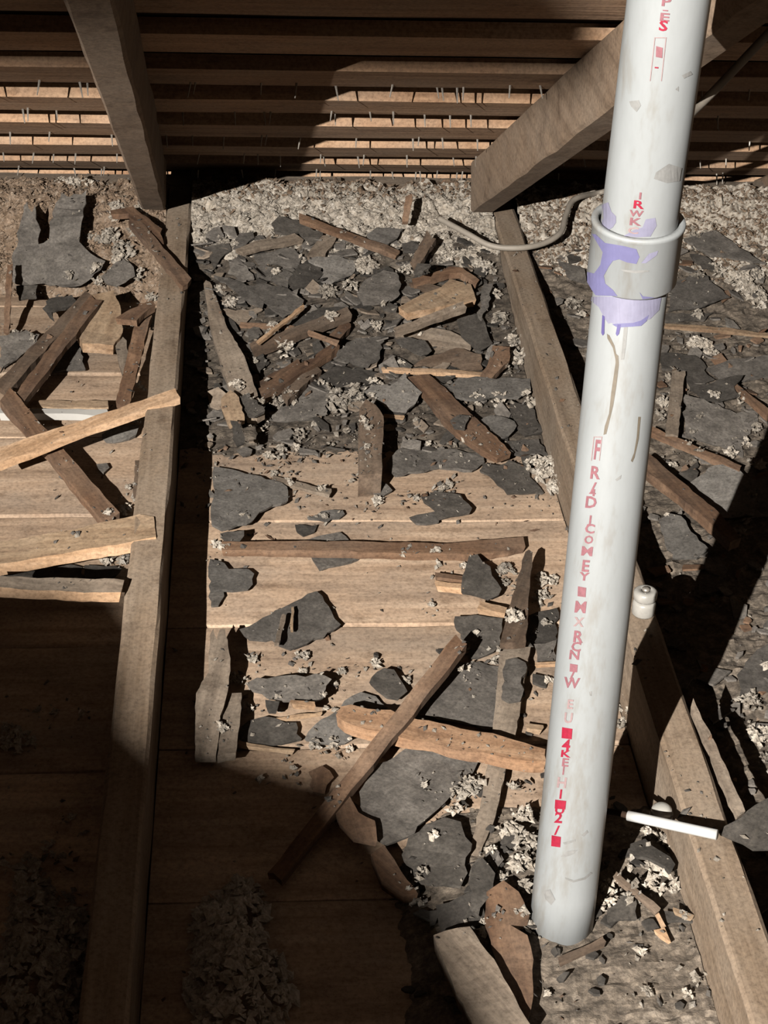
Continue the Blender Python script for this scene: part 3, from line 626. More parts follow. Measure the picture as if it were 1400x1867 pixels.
# big wooden pieces on top of them
W('st', 'N', [(905, 245), (1094, 250), (1050, 500), (992, 832), (940, 1000), (900, 1200), (860, 1350), (800, 1480), (700, 1700), (672, 1710), (690, 1620), (740, 1420), (800, 1150), (860, 790)], 'grey_wood', 'lower leaning lath passing under the orange board beside the pipe', th=.010, z=-.083, gy=.0, gx=.01)
W('bd', 'N', [(-92, 680), (-60, 630), (0, 618), (100, 640), (240, 655), (340, 690), (600, 740), (860, 790), (1000, 830), (1180, 892), (1185, 965), (1060, 962), (950, 942), (800, 906), (600, 880), (430, 832), (250, 800), (100, 770), (0, 742), (-50, 720)], 'amber_wood', 'bright orange splintered board lying across toward the pipe', th=.016, lift=.003, rough=.002, pct=97, gx=.0, gy=.0)
W('st', 'L', [(1080, 642), (1105, 625), (1132, 645), (1112, 900), (1095, 1120), (1085, 1280), (1010, 1290), (900, 1290), (945, 1090), (1000, 930)], 'old_wood', 'upper leaning lath at the right of the bare planks', th=.012, z=-.06, gy=.02)
W('sh', 'N', [(940, 340), (1005, 330), (1060, 360), (1030, 590), (960, 600), (912, 575)], 'shingle', 'soft grey oblong chip stuck on the lower leaning lath', lift=.001, pct=95, gx=.01, gy=.0)
strip('X', (843, 1168), (500, 1594), 21, 'brown_wood', 'long thin reddish stick lying diagonally over the orange board', th=.012, wd2=33, zs=(-.045, -.066))

# ------------------------------------------------------------------ MIDDLE BAY, shingle heap
W('sh', 'F', [(230, 950), (350, 960), (530, 930), (542, 950), (460, 1000), (420, 1042), (370, 1052), (290, 992)], 'grey_wood', 'grey wooden shard at the left of the heap under the thin bright splinter')
W('sh', 'F', [(270, 1000), (340, 1040), (382, 1120), (360, 1172), (300, 1100)], 'shingle_dark', 'dark chip against the leaning plank beside the left joist')
W('sh', 'F', [(430, 1100), (520, 1060), (542, 1120), (500, 1152), (440, 1162)], 'shingle_dark', 'dark chip below the thin bright splinter')
W('sh', 'H', [(430, 330), (540, 340), (562, 400), (520, 472), (470, 452)], 'shingle_dark', 'dark shard between the leaning plank and the reddish sticks')
W('sh', 'F', [(150, 500), (300, 480), (322, 530), (240, 592), (200, 662), (165, 592)], 'shingle_dark', 'dark chip below the left insulation bank behind the leaning plank')
W('sh', 'F', [(350, 442), (380, 410), (470, 400), (482, 440), (380, 512), (330, 527)], 'shingle', 'grey chip on the lower edge of the central insulation bank')
W('sh', 'F', [(480, 560), (560, 540), (700, 508), (762, 520), (822, 582), (800, 642), (700, 642), (600, 622), (500, 622)], 'shingle', 'grey slab in the middle of the upper heap')
W('sh', 'F', [(480, 640), (560, 640), (680, 660), (760, 700), (720, 790), (600, 740), (500, 720)], 'shingle', 'mottled slab just above the long grey slate')
W('sh', 'F', [(600, 342), (650, 290), (780, 310), (850, 350), (900, 390), (967, 402), (930, 472), (880, 492), (830, 440), (800, 402), (740, 412), (690, 412), (620, 402)], 'shingle_dark', 'curved dark shingle at the top of the heap', lift=.006)
W('sh', 'F', [(300, 622), (350, 580), (430, 642), (482, 732), (400, 742), (290, 692)], 'shingle', 'grey shard at the upper left of the heap')
W('st', 'F', [(345, 522), (480, 470), (640, 440), (765, 410), (832, 450), (700, 482), (520, 510), (400, 545)], 'grey_wood', 'curved olive wood strip across the upper heap', lift=.005)
W('bd', 'F', [(955, 425), (1070, 420), (1050, 470), (985, 552), (850, 572), (900, 500)], 'grey_wood', 'small olive board end below the long narrow batten')
W('sh', 'F', [(190, 710), (300, 720), (370, 750), (440, 792), (552, 890), (540, 932), (450, 902), (330, 802)], 'shingle', 'grey shard beside the top of the leaning plank')
W('sh', 'F', [(420, 782), (560, 760), (720, 800), (832, 890), (800, 950), (690, 1002), (560, 902)], 'shingle', 'long grey slate running down the middle of the heap', lift=.006, gx=-.1)
W('sh', 'F', [(860, 600), (930, 570), (1080, 568), (1202, 600), (1196, 672), (1130, 722), (980, 782), (900, 782), (960, 700), (960, 640)], 'shingle_pale', 'smooth pale grey shingle in the upper heap', lift=.004)
W('sh', 'F', [(720, 762), (790, 642), (850, 602), (930, 595), (982, 630), (952, 672), (977, 690), (930, 742), (850, 782), (750, 802)], 'shingle_dark', 'blackish lobed shingle overlapping the smooth pale one', lift=.004)
W('sh', 'F', [(730, 1052), (800, 980), (900, 950), (1060, 935), (1152, 945), (1080, 1002), (950, 1062), (780, 1082)], 'shingle_dark', 'dark grey shard behind the long brown bar of the heap')
W('sh', 'G', [(110, 422), (180, 370), (280, 368), (372, 376), (330, 440), (280, 472), (250, 502), (150, 472)], 'shingle_pale', 'grey shingle right of the long narrow batten against the insulation', lift=.004)
W('sh', 'G', [(360, 482), (430, 460), (482, 490), (452, 542), (370, 542)], 'shingle', 'small grey chip at the foot of the bank beside the blackish stick')
strip('G', (572, 425), (432, 645), 70, 'old_wood', 'blackish stick poking from the right insulation bank', th=.014, zs=(.02, -.012))
W('sh', 'G', [(440, 690), (470, 622), (562, 632), (505, 702)], 'shingle_dark', 'dark stub in front of the blackish stick')
W('sh', 'G', [(40, 852), (100, 740), (230, 670), (322, 690), (356, 770), (330, 862), (280, 892), (150, 912), (80, 912)], 'shingle', 'rounded dark grey shingle in the centre of the heap', lift=.012)
W('sh', 'G', [(200, 905), (270, 895), (330, 930), (320, 965), (230, 950)], 'shingle_dark', 'black chip under the rounded dark grey shingle')
W('bd', 'G', [(335, 932), (430, 880), (520, 832), (640, 792), (700, 730), (850, 770), (887, 882), (760, 900), (640, 930), (400, 982)], 'tan_wood', 'light brown board with a bright front edge in the right of the heap', th=.014, lift=.008, edge='fresh_wood')
W('st', 'G', [(410, 762), (480, 740), (650, 792), (667, 816), (620, 832), (510, 802)], 'old_wood', 'dark pointed strip lying on the light brown board', lift=.003)
W('st', 'G', [(430, 730), (560, 700), (700, 640), (790, 650), (910, 745), (890, 770), (780, 690), (700, 690), (560, 740), (440, 765)], 'brown_wood', 'bent brown branch like strip behind the light brown board', lift=.008, th=.012)
W('sh', 'G', [(940, 770), (1005, 762), (975, 900), (930, 1040), (900, 1010), (915, 880)], 'shingle', 'dark upright slat beside the right joist', gy=.25, lift=.01)
W('sh', 'I', [(650, 60), (790, 50), (822, 120), (862, 220), (842, 232), (790, 262), (690, 202), (655, 132)], 'shingle_dark', 'dark shingle right of the olive stick near the right joist', lift=.005)
W('st', 'I', [(270, 145), (360, 110), (470, 130), (600, 140), (720, 195), (730, 250), (640, 245), (500, 265), (400, 200)], 'grey_wood', 'olive flat board below the light brown board')
strip('G', (310, 1100), (805, 912), 42, 'grey_wood', 'olive stick slanting in front of the light brown board', th=.012, lift=.004)
W('sh', 'H', [(1060, 342), (1130, 252), (1200, 218), (1392, 208), (1372, 362), (1290, 422), (1180, 402)], 'shingle', 'curled grey shingle in the lower centre of the heap', lift=.01)
W('sh', 'I', [(270, 202), (350, 180), (450, 200), (492, 262), (430, 292), (380, 272), (330, 242)], 'shingle', 'grey shard right of the curled shingle', lift=.004)
W('sh', 'I', [(190, 370), (240, 285), (375, 355), (335, 385)], 'shingle', 'grey wedge above the bright thin splinter')
W('sh', 'H', [(950, 482), (1060, 420), (1230, 440), (1400, 480), (1330, 562), (1240, 602), (1120, 592), (1000, 522)], 'shingle_dark', 'dark slab below the curled shingle')
W('sh', 'I', [(380, 352), (500, 290), (640, 248), (790, 290), (802, 372), (690, 382), (560, 342)], 'old_wood', 'dark brown shard behind the bright thin splinter', lift=.004, name='wood_splinter', cat='wood strip')
W('sh', 'I', [(70, 502), (130, 470), (240, 470), (330, 400), (372, 460), (432, 520), (390, 592), (340, 632), (220, 622), (150, 562)], 'shingle_pale', 'broad grey shingle left of the wide brown strip', lift=.008)
W('sh', 'I', [(585, 480), (650, 430), (760, 418), (880, 440), (960, 428), (1090, 430), (1088, 520), (1020, 552), (880, 542), (700, 562), (630, 542)], 'shingle_pale', 'rounded oblong grey shingle beside the right joist', lift=.008)
W('st', 'I', [(860, 232), (965, 240), (962, 322), (790, 492), (778, 432), (830, 340)], 'brown_wood', 'brown stick end resting on the rounded oblong shingle', lift=.006, th=.012)
strip('I', (185, 372), (795, 402), 16, 'fresh_wood', 'bright thin splinter in the lower right of the heap', th=.006, wd2=28, lift=.004)
strip('I', (490, 452), (590, 496), 18, 'fresh_wood', 'tiny bright splinter beside the wide brown strip', th=.005)
W('sh', 'I', [(780, 692), (850, 660), (992, 690), (1007, 720), (960, 782), (880, 812), (830, 762)], 'shingle_pale', 'grey lump of shingle right of the wide brown strip', lift=.006)
W('bd', 'I', [(345, 425), (470, 408), (570, 490), (720, 640), (860, 770), (972, 882), (890, 912), (800, 870), (640, 760), (560, 690), (430, 512)], 'brown_wood', 'wide brown strip slanting down toward the right joist', th=.012, lift=.004)
W('sh', 'I', [(600, 692), (660, 650), (722, 660), (690, 742), (622, 732)], 'shingle', 'grey patch stuck to the wide brown strip', lift=.002)
W('bd', 'I', [(50, 620), (90, 562), (150, 600), (197, 660), (187, 1012), (45, 1022)], 'old_wood', 'brown block standing proud with a black shadow in the middle bay', th=.04, lift=.004)
strip('I', (198, 656), (322, 666), 20, 'fresh_wood', 'bright peg beside the top of the standing brown block', th=.006)
W('bd', 'F', [(120, 735), (168, 760), (225, 900), (290, 1080), (330, 1140), (420, 1305), (470, 1460), (555, 1680), (500, 1712), (430, 1706), (370, 1575), (300, 1480), (250, 1370), (205, 1215), (165, 1060)], 'grey_wood', 'long dusty plank leaning in the heap beside the left joist', z=-.045, gy=.065, gx=.04, th=.014)
W('sh', 'H', [(360, 640), (440, 612), (557, 742), (482, 777), (410, 772)], 'shingle_dark', 'dark square chip on the lower end of the leaning plank', lift=.004)
W('bd', 'H', [(245, 652), (310, 590), (372, 640), (412, 782), (300, 822), (250, 732)], 'tan_wood', 'tan wood chunk under the lower end of the leaning plank', th=.012)
W('sh', 'H', [(310, 802), (390, 810), (412, 962), (360, 987), (325, 932)], 'shingle_dark', 'dark lump below the tan wood chunk', lift=.006)
W('sh', 'H', [(350, 1012), (420, 985), (467, 1010), (460, 1042), (400, 1057)], 'shingle', 'flat oval grey chip below the dark lump')
strip('H', (455, 290), (1150, 30), 66, 'old_wood', 'long brown bar across the left half of the heap', th=.014, lift=.006)
strip('H', (860, 170), (1080, 250), 24, 'brown_wood', 'thin brown splinter under the short brown stub', th=.006)
strip('H', (1035, 225), (1155, 110), 66, 'brown_wood', 'short brown stub beside the curled shingle', th=.014, lift=.005)
strip('H', (500, 560), (800, 385), 46, 'brown_wood', 'upper reddish stick in the left of the heap', th=.01)
strip('H', (525, 605), (1085, 262), 62, 'brown_wood', 'thick reddish stick in the left of the heap', th=.014, lift=.006)
strip('H', (695, 622), (935, 430), 64, 'old_wood', 'dark stick below the thick reddish one', th=.014)
strip('F', (832, 918), (500, 1182), 20, 'fresh_wood', 'thin bright splinter crossing the left of the heap', th=.006, lift=.01)
strip('F', (380, 1050), (765, 1078), 26, 'brown_wood', 'narrow brown lath under the thin bright splinter', th=.006)
strip('F', (790, 290), (1505, 548), 40, 'brown_wood', 'long narrow batten lying on the upper heap', th=.01, lift=.006)
W('st', 'G', [(385, 150), (430, 130), (435, 180), (405, 325), (362, 325)], 'brown_wood', 'short brown peg stuck in the insulation bank', z=.045, gy=.55, th=.012)

# ------------------------------------------------------------------ RIGHT BAY
W('sh', 'O', [(90, 480), (222, 470), (205, 540), (130, 552)], 'shingle_dark', 'dark chip left of the coupling beyond the right joist')
W('sh', 'O', [(60, 540), (230, 600), (262, 690), (120, 642)], 'shingle', 'brownish slab left of the coupling beyond the right joist')
W('sh', 'O', [(860, 400), (1060, 350), (1250, 470), (1390, 560), (1180, 530), (1000, 500)], 'shingle', 'long dark shingle behind the coupling on the right', lift=.006)
W('sh', 'O', [(800, 690), (960, 600), (1162, 770), (1000, 832), (760, 862)], 'shingle', 'diamond shaped dark shingle right of the coupling', lift=.004)
W('sh', 'O', [(730, 882), (1050, 870), (1000, 922), (740, 932)], 'shingle_dark', 'thin dark slab under the diamond shaped shingle')
W('sh', 'O', [(900, 500), (1000, 520), (1100, 610), (980, 590)], 'shingle_dark', 'dark chip between the two large shingles right of the coupling')
strip('O', (740, 950), (1420, 1012), 20, 'tan_wood', 'long tan splinter stretching right from the pipe', th=.006, lift=.006)
W('sh', 'P', [(1000, 250), (1150, 200), (1420, 160), (1420, 300), (1250, 330), (1080, 310)], 'shingle', 'broad grey shingle at the right edge below the long tan splinter')
W('sh', 'P', [(700, 150), (930, 168), (992, 220), (1012, 292), (1062, 322), (900, 392), (880, 262), (720, 252)], 'shingle_dark', 'dark angular shingle right of the pipe above the upright slat')
W('sh', 'P', [(870, 420), (990, 450), (1200, 540), (1332, 520), (1332, 602), (1240, 702), (1240, 822), (1100, 742), (860, 682)], 'shingle', 'large brownish slab right of the upright slat')
W('sh', 'P', [(900, 382), (1080, 320), (1245, 288), (1182, 370), (1222, 422), (1080, 462), (980, 442)], 'shingle_dark', 'pointed dark shingle sticking up right of the upright slat', lift=.01, gx=.1)
strip('P', (832, 262), (785, 680), 82, 'grey_wood', 'upright grey slat right of the pipe', th=.01, lift=.006)
strip('P', (650, 640), (1225, 885), 36, 'brown_wood', 'slim brown stick running right from behind the pipe', th=.01, lift=.006)
strip('P', (1190, 360), (1420, 545), 34, 'brown_wood', 'brown stick slanting out at the right edge', th=.01, lift=.006)
W('sh', 'P', [(820, 932), (950, 840), (942, 962), (880, 992)], 'shingle_dark', 'small dark chip under the slim brown stick')
W('sh', 'P', [(870, 1002), (1060, 870), (1162, 870), (1322, 960), (1312, 1190), (1060, 1200)], 'shingle_pale', 'large smooth grey slab behind the wide rusty board')
W('sh', 'P', [(1320, 960), (1400, 920), (1420, 1200), (1300, 1200)], 'shingle', 'grey slab at the right edge beside the large smooth one')
W('sh', 'Q', [(735, 162), (800, 120), (870, 140), (1042, 340), (970, 392), (820, 392)], 'shingle_pale', 'grey slab in front of the wide rusty board beside the pipe', lift=.004)
W('bd', 'P', [(560, 850), (640, 790), (800, 930), (1085, 1170), (1230, 1330), (1160, 1360), (980, 1190), (800, 1040)], 'brown_wood', 'wide rusty board slanting down to the right of the pipe', th=.016, lift=.012)
W('sh', 'Q', [(1000, 510), (1150, 490), (1120, 580), (980, 610)], 'shingle', 'dull slab beyond the right joist near the pipe shadow')
W('sh', 'Q', [(1210, 1102), (1330, 952), (1420, 900), (1420, 1200), (1230, 1220)], 'shingle', 'grey slab at the right edge below the pipe shadow')
W('sh', 'S', [(750, 252), (820, 232), (890, 290), (962, 352), (940, 392), (870, 342), (770, 312)], 'shingle_dark', 'dark shingle on the insulation below the white tube', lift=.02)
W('sh', 'S', [(640, 562), (700, 502), (770, 500), (782, 612), (640, 622)], 'shingle_dark', 'square dark chip just right of the pipe foot', lift=.005)
W('sh', 'S', [(910, 572), (990, 580), (1052, 622), (920, 622)], 'shingle_dark', 'dark sliver beside the lower part of the right joist')
strip('S', (675, 395), (885, 572), 26, 'old_wood', 'brown twig on the insulation right of the pipe foot', th=.006, lift=.012)
strip('S', (868, 565), (912, 645), 18, 'fresh_wood', 'bright splinter at the end of the brown twig', th=.005, lift=.004)
strip('S', (948, 565), (1048, 600), 20, 'tan_wood', 'tan splinter beside the right joist near the twig', th=.005, lift=.004)
W('sh', 'S', [(860, 662), (912, 650), (942, 722), (900, 700)], 'fresh_wood', 'orange wood chip in front of the brown twig', name='wood_chip', cat='wood chip')
strip('S', (412, 806), (625, 708), 26, 'old_wood', 'dark twig lying in front of the pipe foot', th=.007)
W('sh', 'S', [(1165, 202), (1300, 100), (1420, 30), (1420, 280), (1330, 282)], 'shingle_dark', 'dark slate resting on the right joist at the end of the white tube', z=.018, gx=.05)
W('st', 'R', [(930, 300), (945, 250), (985, 330), (1160, 690), (1262, 930), (1215, 965), (1090, 690), (985, 430)], 'grey_wood', 'loose grey sliver split along the right edge of the right joist', z=.008, th=.008)

# ------------------------------------------------------------------ insulation tufts
TL = dict(
 F=[(1270, 640, 90), (1000, 840, 90), (1150, 800, 75), (310, 920, 70), (1030, 1050, 60), (620, 1130, 70), (240, 820, 60), (640, 690, 45), (1130, 450, 30), (830, 620, 30)],
 G=[(100, 650, 95), (385, 690, 62), (480, 990, 55), (200, 970, 60), (1030, 850, 50), (1060, 1020, 55), (1130, 1180, 60), (410, 580, 40), (150, 1070, 40), (690, 580, 70), (640, 620, 40), (960, 680, 80)],
 H=[(700, 330, 95), (620, 700, 95), (740, 680, 65), (940, 500, 60), (1010, 580, 45), (1010, 360, 45), (1080, 700, 120), (1200, 640, 100), (1250, 810, 40), (540, 680, 40), (800, 920, 65), (680, 1020, 55), (780, 1010, 40), (910, 830, 45), (490, 820, 28), (470, 890, 28), (520, 930, 24), (600, 1070, 35), (1140, 890, 35), (1280, 990, 18), (880, 250, 45), (370, 570, 70), (490, 400, 26), (1330, 540, 60), (600, 600, 60), (1290, 700, 60)],
 I=[(1010, 330, 75), (1080, 590, 65), (900, 600, 60), (760, 600, 50), (940, 400, 45), (1170, 1000, 120), (1240, 1120, 80), (560, 1110, 30), (600, 1085, 18), (170, 1180, 40), (400, 1165, 18), (1000, 230, 60), (900, 80, 60), (100, 740, 35), (100, 855, 18), (300, 345, 25), (400, 700, 28), (680, 850, 30), (470, 840, 20)],
 K=[(140, 690, 48), (190, 760, 42), (660, 270, 32), (1275, 380, 52), (880, 330, 26), (900, 515, 38), (310, 530, 20), (540, 175, 26), (500, 50, 40), (600, 20, 45), (1090, 230, 24)],
 L=[(450, 720, 62), (940, 790, 85), (930, 880, 50), (1220, 870, 95), (1200, 980, 80), (1000, 1120, 80), (415, 1030, 32), (645, 750, 24), (495, 210, 26), (545, 185, 18), (205, 720, 16), (300, 275, 20)],
 M=[(390, 410, 48), (740, 385, 65), (750, 490, 26), (250, 540, 58), (310, 560, 58), (345, 750, 50), (1265, 440, 50), (1020, 490, 35), (180, 900, 45), (580, 750, 42), (840, 1020, 60), (960, 1020, 50), (1195, 930, 30), (1080, 1040, 35), (910, 650, 20), (970, 575, 22)],
 N=[(760, 185, 18), (340, 480, 32), (740, 1120, 85), (790, 1000, 40), (640, 1180, 55), (870, 330, 38), (1180, 130, 32), (985, 1120, 24), (1045, 1060, 18), (660, 455, 16), (710, 400, 12), (95, 800, 26), (450, 900, 34), (1200, 480, 40)],
 S=[(180, 200, 70), (240, 130, 70), (250, 260, 80), (230, 360, 75), (250, 470, 55), (240, 640, 72), (150, 420, 40), (90, 290, 30), (820, 205, 25), (900, 240, 45), (980, 300, 60), (800, 370, 75), (890, 460, 95), (990, 400, 40), (640, 560, 50), (650, 470, 55), (760, 480, 55), (60, 680, 25), (290, 650, 30), (800, 770, 26), (1000, 640, 30), (360, 970, 14), (1060, 900, 22), (830, 960, 24), (1020, 980, 35)],
 U=[(1140, 200, 65), (1090, 290, 40), (940, 570, 42), (230, 155, 18), (900, 690, 42), (555, 365, 22), (990, 400, 25), (1190, 90, 35), (1210, 820, 24), (375, 105, 16), (950, 180, 12)],
 J=[(765, 300, 50), (820, 240, 40), (780, 170, 26), (640, 620, 52), (745, 620, 50), (700, 575, 40), (655, 320, 28), (390, 880, 18), (470, 778, 24), (440, 152, 14)],
 E=[(780, 240, 62), (920, 300, 45), (860, 650, 45), (820, 830, 45), (200, 320, 25), (75, 295, 20), (315, 990, 22), (910, 220, 30)],
 D=[(700, 330, 90), (800, 260, 80), (650, 420, 70), (780, 420, 100), (880, 420, 80), (760, 540, 60), (620, 620, 60), (920, 580, 80), (880, 660, 50), (960, 500, 60), (440, 660, 40), (900, 190, 60), (740, 180, 60), (990, 270, 50), (1000, 620, 40), (570, 400, 40), (480, 60, 60), (560, 60, 40), (400, 40, 40)],
 O=[(1080, 600, 60), (1230, 700, 110), (1320, 780, 100), (960, 830, 52), (960, 1090, 80), (1040, 1140, 50), (920, 430, 45), (160, 830, 60), (200, 900, 45), (1330, 640, 60), (1240, 720, 60), (960, 640, 40), (1000, 390, 40)],
 P=[(950, 110, 80), (1020, 170, 60), (730, 480, 60), (720, 570, 50), (1050, 455, 50), (1200, 480, 62), (760, 310, 26), (870, 780, 62), (950, 840, 40), (1270, 740, 45), (1320, 880, 70), (1330, 650, 50), (1160, 800, 50), (960, 570, 18), (910, 710, 20), (1300, 1060, 30), (790, 880, 32)],
 Q=[(1220, 240, 45), (1260, 180, 30), (790, 65, 20), (1380, 1055, 22)],
 R=[(520, 300, 50), (540, 380, 45), (1290, 280, 85), (1340, 480, 90), (1380, 620, 45), (500, 420, 40), (660, 1060, 40)],
 V=[(80, 540, 95), (40, 480, 50), (230, 1030, 42), (300, 1080, 20), (15, 1110, 20), (390, 400, 18), (180, 385, 18), (260, 400, 26), (230, 1340, 40), (330, 1280, 30), (340, 890, 16), (960, 600, 22), (1060, 480, 28)])
DARKBANK = [('V', (200, 1600), .34), ('U', (110, 1010), .30)]
for t, lst in TL.items():
    for (x, y, r) in lst: tuft(t, x, y, r)
# heaps of insulation in the shade near the camera
for (t, c, wd, lab, sd) in [('X', (70, 1760), .20, 'shaded heap of insulation at the bottom left corner', 21), ('X', (420, 1770), .17, 'shaded heap of insulation at the bottom beside the left joist', 22)]:
    q = onz(c[0], c[1], -.07); rd = random.Random(sd); pts = []
    for _ in range(1100):
        a = rd.uniform(0, 6.28); d = math.sqrt(rd.random()); e_ = .75 + .5 * noise.noise(Vector((math.cos(a) * 1.3, math.sin(a) * 1.3, sd))); x, y = q[0] + .075 * e_ * d * math.cos(a), q[1] + wd * e_ * d * math.sin(a)
        if JX[1] - .03 < x < JX[1] + .03: continue
        k = noise.fractal(Vector((x * 30, y * 30, sd)), .9, 2.2, 3)
        pts.append((x, y, max(-.097, -.095 + .05 * (1 - d * d) + .014 * k)))
    o = crumbs(pts, 'insulation_heap', 'insulation', loc=tuple(q), seed=sd, smin=.003, smax=.009, flat=.8); tag(o, lab, 'insulation', kind='stuff')
# fine crumbs and chips scattered over everything
rd = random.Random(99); pw, pd, pg = [], [], []
for _ in range(1700):
    x = rd.uniform(-.45, .95); y = 1.05 + 2.0 * rd.random()
    if abs(x - JX[1]) < .03: continue
    dens = .25 + .75 * max(0, noise.noise(Vector((x * 5, y * 5, 8)))) + (.5 if y > 2.35 or x > .5 else 0)
    if rd.random() > dens: continue
    z = hm_at(x, y)
    (pw if rd.random() < .4 else pd if rd.random() < .7 else pg).append((x, y, z + .001))
for (px, py, R, o) in TUFTS:
    for _ in range(9):
        x, y = o.location[0] + rd.gauss(0, R * 1.3 + .006), o.location[1] + rd.gauss(0, R * 1.3 + .006)
        (pw if rd.random() < .6 else pd).append((x, y, hm_at(x, y) + .001))
for _ in range(520):
    x, y = rd.uniform(JX[1] + .03, JX[2] - .03), 2.42 - abs(rd.gauss(0, .13))
    if noise.noise(Vector((x * 9, y * 9, 4))) < -.1: continue
    (pw if rd.random() < .4 else pd if rd.random() < .8 else pg).append((x, y, hm_at(x, y) + .001))
tag(crumbs(pw, 'insulation_crumbs', 'insulation', seed=5, smin=.0012, smax=.004), 'tiny pale insulation crumbs scattered over planks and debris', 'insulation', kind='stuff')
tag(crumbs(pd, 'shingle_crumbs', 'shingle', seed=6, smin=.0012, smax=.005, flat=.35), 'tiny dark shingle crumbs scattered over planks and debris', 'debris', kind='stuff')
tag(crumbs(pg, 'wood_crumbs', 'brown_wood', seed=7, smin=.0015, smax=.007, flat=.35), 'tiny brown wood crumbs scattered over planks and debris', 'debris', kind='stuff')
# labels of the tufts: size and the nearest traced piece
used = {}
for (px, py, R, o) in sorted(TUFTS, key=lambda t: -t[2]):
    d, lab = min((math.hypot(px - a, py - b), l) for a, b, l, _ in PIECES)
    dx = [(abs(px - a) + abs(py - b), a, b) for a, b, l, _ in PIECES if l == lab][0]
    side = ('left of' if px < dx[1] - 8 else 'right of' if px > dx[1] + 8 else 'beside') if abs(px - dx[1]) > abs(py - dx[2]) else ('above' if py < dx[2] else 'below')
    size = 'big' if R > .027 else 'small' if R > .013 else 'tiny'
    core = lab.split(' ')
    L = '%s pale insulation tuft just %s the %s' % (size, side, ' '.join(core))
    if len(L.split()) > 16: L = ' '.join(L.split()[:16])
    while L.split()[-1] in ('the', 'of', 'a', 'to', 'and', 'in', 'on', 'with', 'under', 'at', 'beside', 'left', 'between', 'toward', 'lying', 'by'): L = ' '.join(L.split()[:-1])
    used.setdefault(L, []).append((px, o)); tag(o, L, 'insulation tuft', 'pale insulation tufts among the debris')
ORD = ['first', 'second', 'third', 'fourth', 'fifth', 'sixth', 'seventh', 'eighth']
for L, lst in used.items():
    if len(lst) < 2: continue
    lst.sort(key=lambda t: t[0])
    for k, (_, o) in enumerate(lst):
        pre = ('left hand' if k == 0 else 'right hand') if len(lst) == 2 else ORD[min(k, 7)] + ' from left,'
        wds = (pre + ' ' + L).split()[:16]
        while wds[-1] in ('the', 'of', 'a', 'to', 'and', 'in', 'on', 'with', 'under', 'at', 'beside', 'left', 'between', 'toward', 'lying', 'by'): wds = wds[:-1]
        o['label'] = ' '.join(wds)
# ------------------------------------------------------------------ white vent pipe with coupling, primer, print and stains
PR = .033
LA, LB = np.array([.3165, 1.335, -.098]), np.array([.3335, 1.425, .640])     # lower pipe axis
UA, UB = np.array([.3325, 1.419, .618]), np.array([.3255, 1.360, 1.035])      # upper pipe axis
def tube(name, A, B, r, mat, parent, seg=48, rings=12, lip=None, cap=True, r_in=None):
    d = _u(B - A); s = _u(np.cross(d, (0, 1, 0))); t = np.cross(d, s); V, Fc = [], []
    prof = [(i / rings, r) for i in range(rings + 1)]
    if lip: prof = lip
    for (k, rr) in prof:
        for j in range(seg):
            a = 2 * math.pi * j / seg; V.append(A + (B - A) * k + (s * math.cos(a) + t * math.sin(a)) * rr)
    for i in range(len(prof) - 1):
        for j in range(seg): Fc.append((i * seg + j, i * seg + (j + 1) % seg, (i + 1) * seg + (j + 1) % seg, (i + 1) * seg + j))
    if cap: Fc += [tuple(range(seg)), tuple((len(prof) - 1) * seg + j for j in range(seg))]
    o = link(name, V, Fc, mat, parent, loc=tuple(A), smooth=True)
    for p in o.data.polygons:
        if len(p.vertices) > 4: p.use_smooth = False
    return o
m, nt, bs = nodes_of('pvc')
co = coords(nt, (1, 1, .25), False)
g = noise_n(nt, co, 26, 5, .7); rp = ramp(nt, [(.34, (0.103, 0.101, 0.094)), (.48, (0.125, 0.132, 0.133)), (.7, (0.138, 0.146, 0.148))]); nt.links.new(g.outputs[0], rp.inputs[0])
nt.links.new(rp.outputs[0], bs.inputs['Base Color']); bs.inputs['Roughness'].default_value = .42
pipe = empty('vent_pipe', tuple(LA)); tag(pipe, 'white plastic vent pipe with purple primer at its coupling and red print', 'pipe')
tube('lower_pipe', LA, LB, PR, 'pvc', pipe)
tube('upper_pipe', UA, UB, PR, 'pvc', pipe)
CD = _u(LB - LA); CA = np.array([.3325, 1.421, .606]) ; CB = np.array([.3318, 1.4155, .664])
CR = .0395
tube('coupling', CA, CB, CR, 'pvc', pipe, lip=[(0, PR + .0005), (0, CR - .001), (.03, CR), (.9, CR), (.93, CR + .0012), (.97, CR + .0014), (1, CR + .0006), (1.0, PR + .002), (.94, PR + .0012)], cap=False)
def hit_cyl(px, py, A, B, r):
    d = _u(ray(px, py)); ax = _u(B - A); oc = CP - A
    dp = d - ax * np.dot(d, ax); op = oc - ax * np.dot(oc, ax)
    a, b, c = dp @ dp, 2 * dp @ op, op @ op - r * r; D = b * b - 4 * a * c
    t = (-b - math.sqrt(D)) / (2 * a) if D > 0 else -b / (2 * a)
    P = CP + d * t
    if D <= 0:
        q = P - A; al = ax * np.dot(q, ax); P = A + al + _u(q - al) * r
    return P
SEGS = {'L': (LA, LB, PR), 'U': (UA, UB, PR), 'C': (CA, CB, CR)}
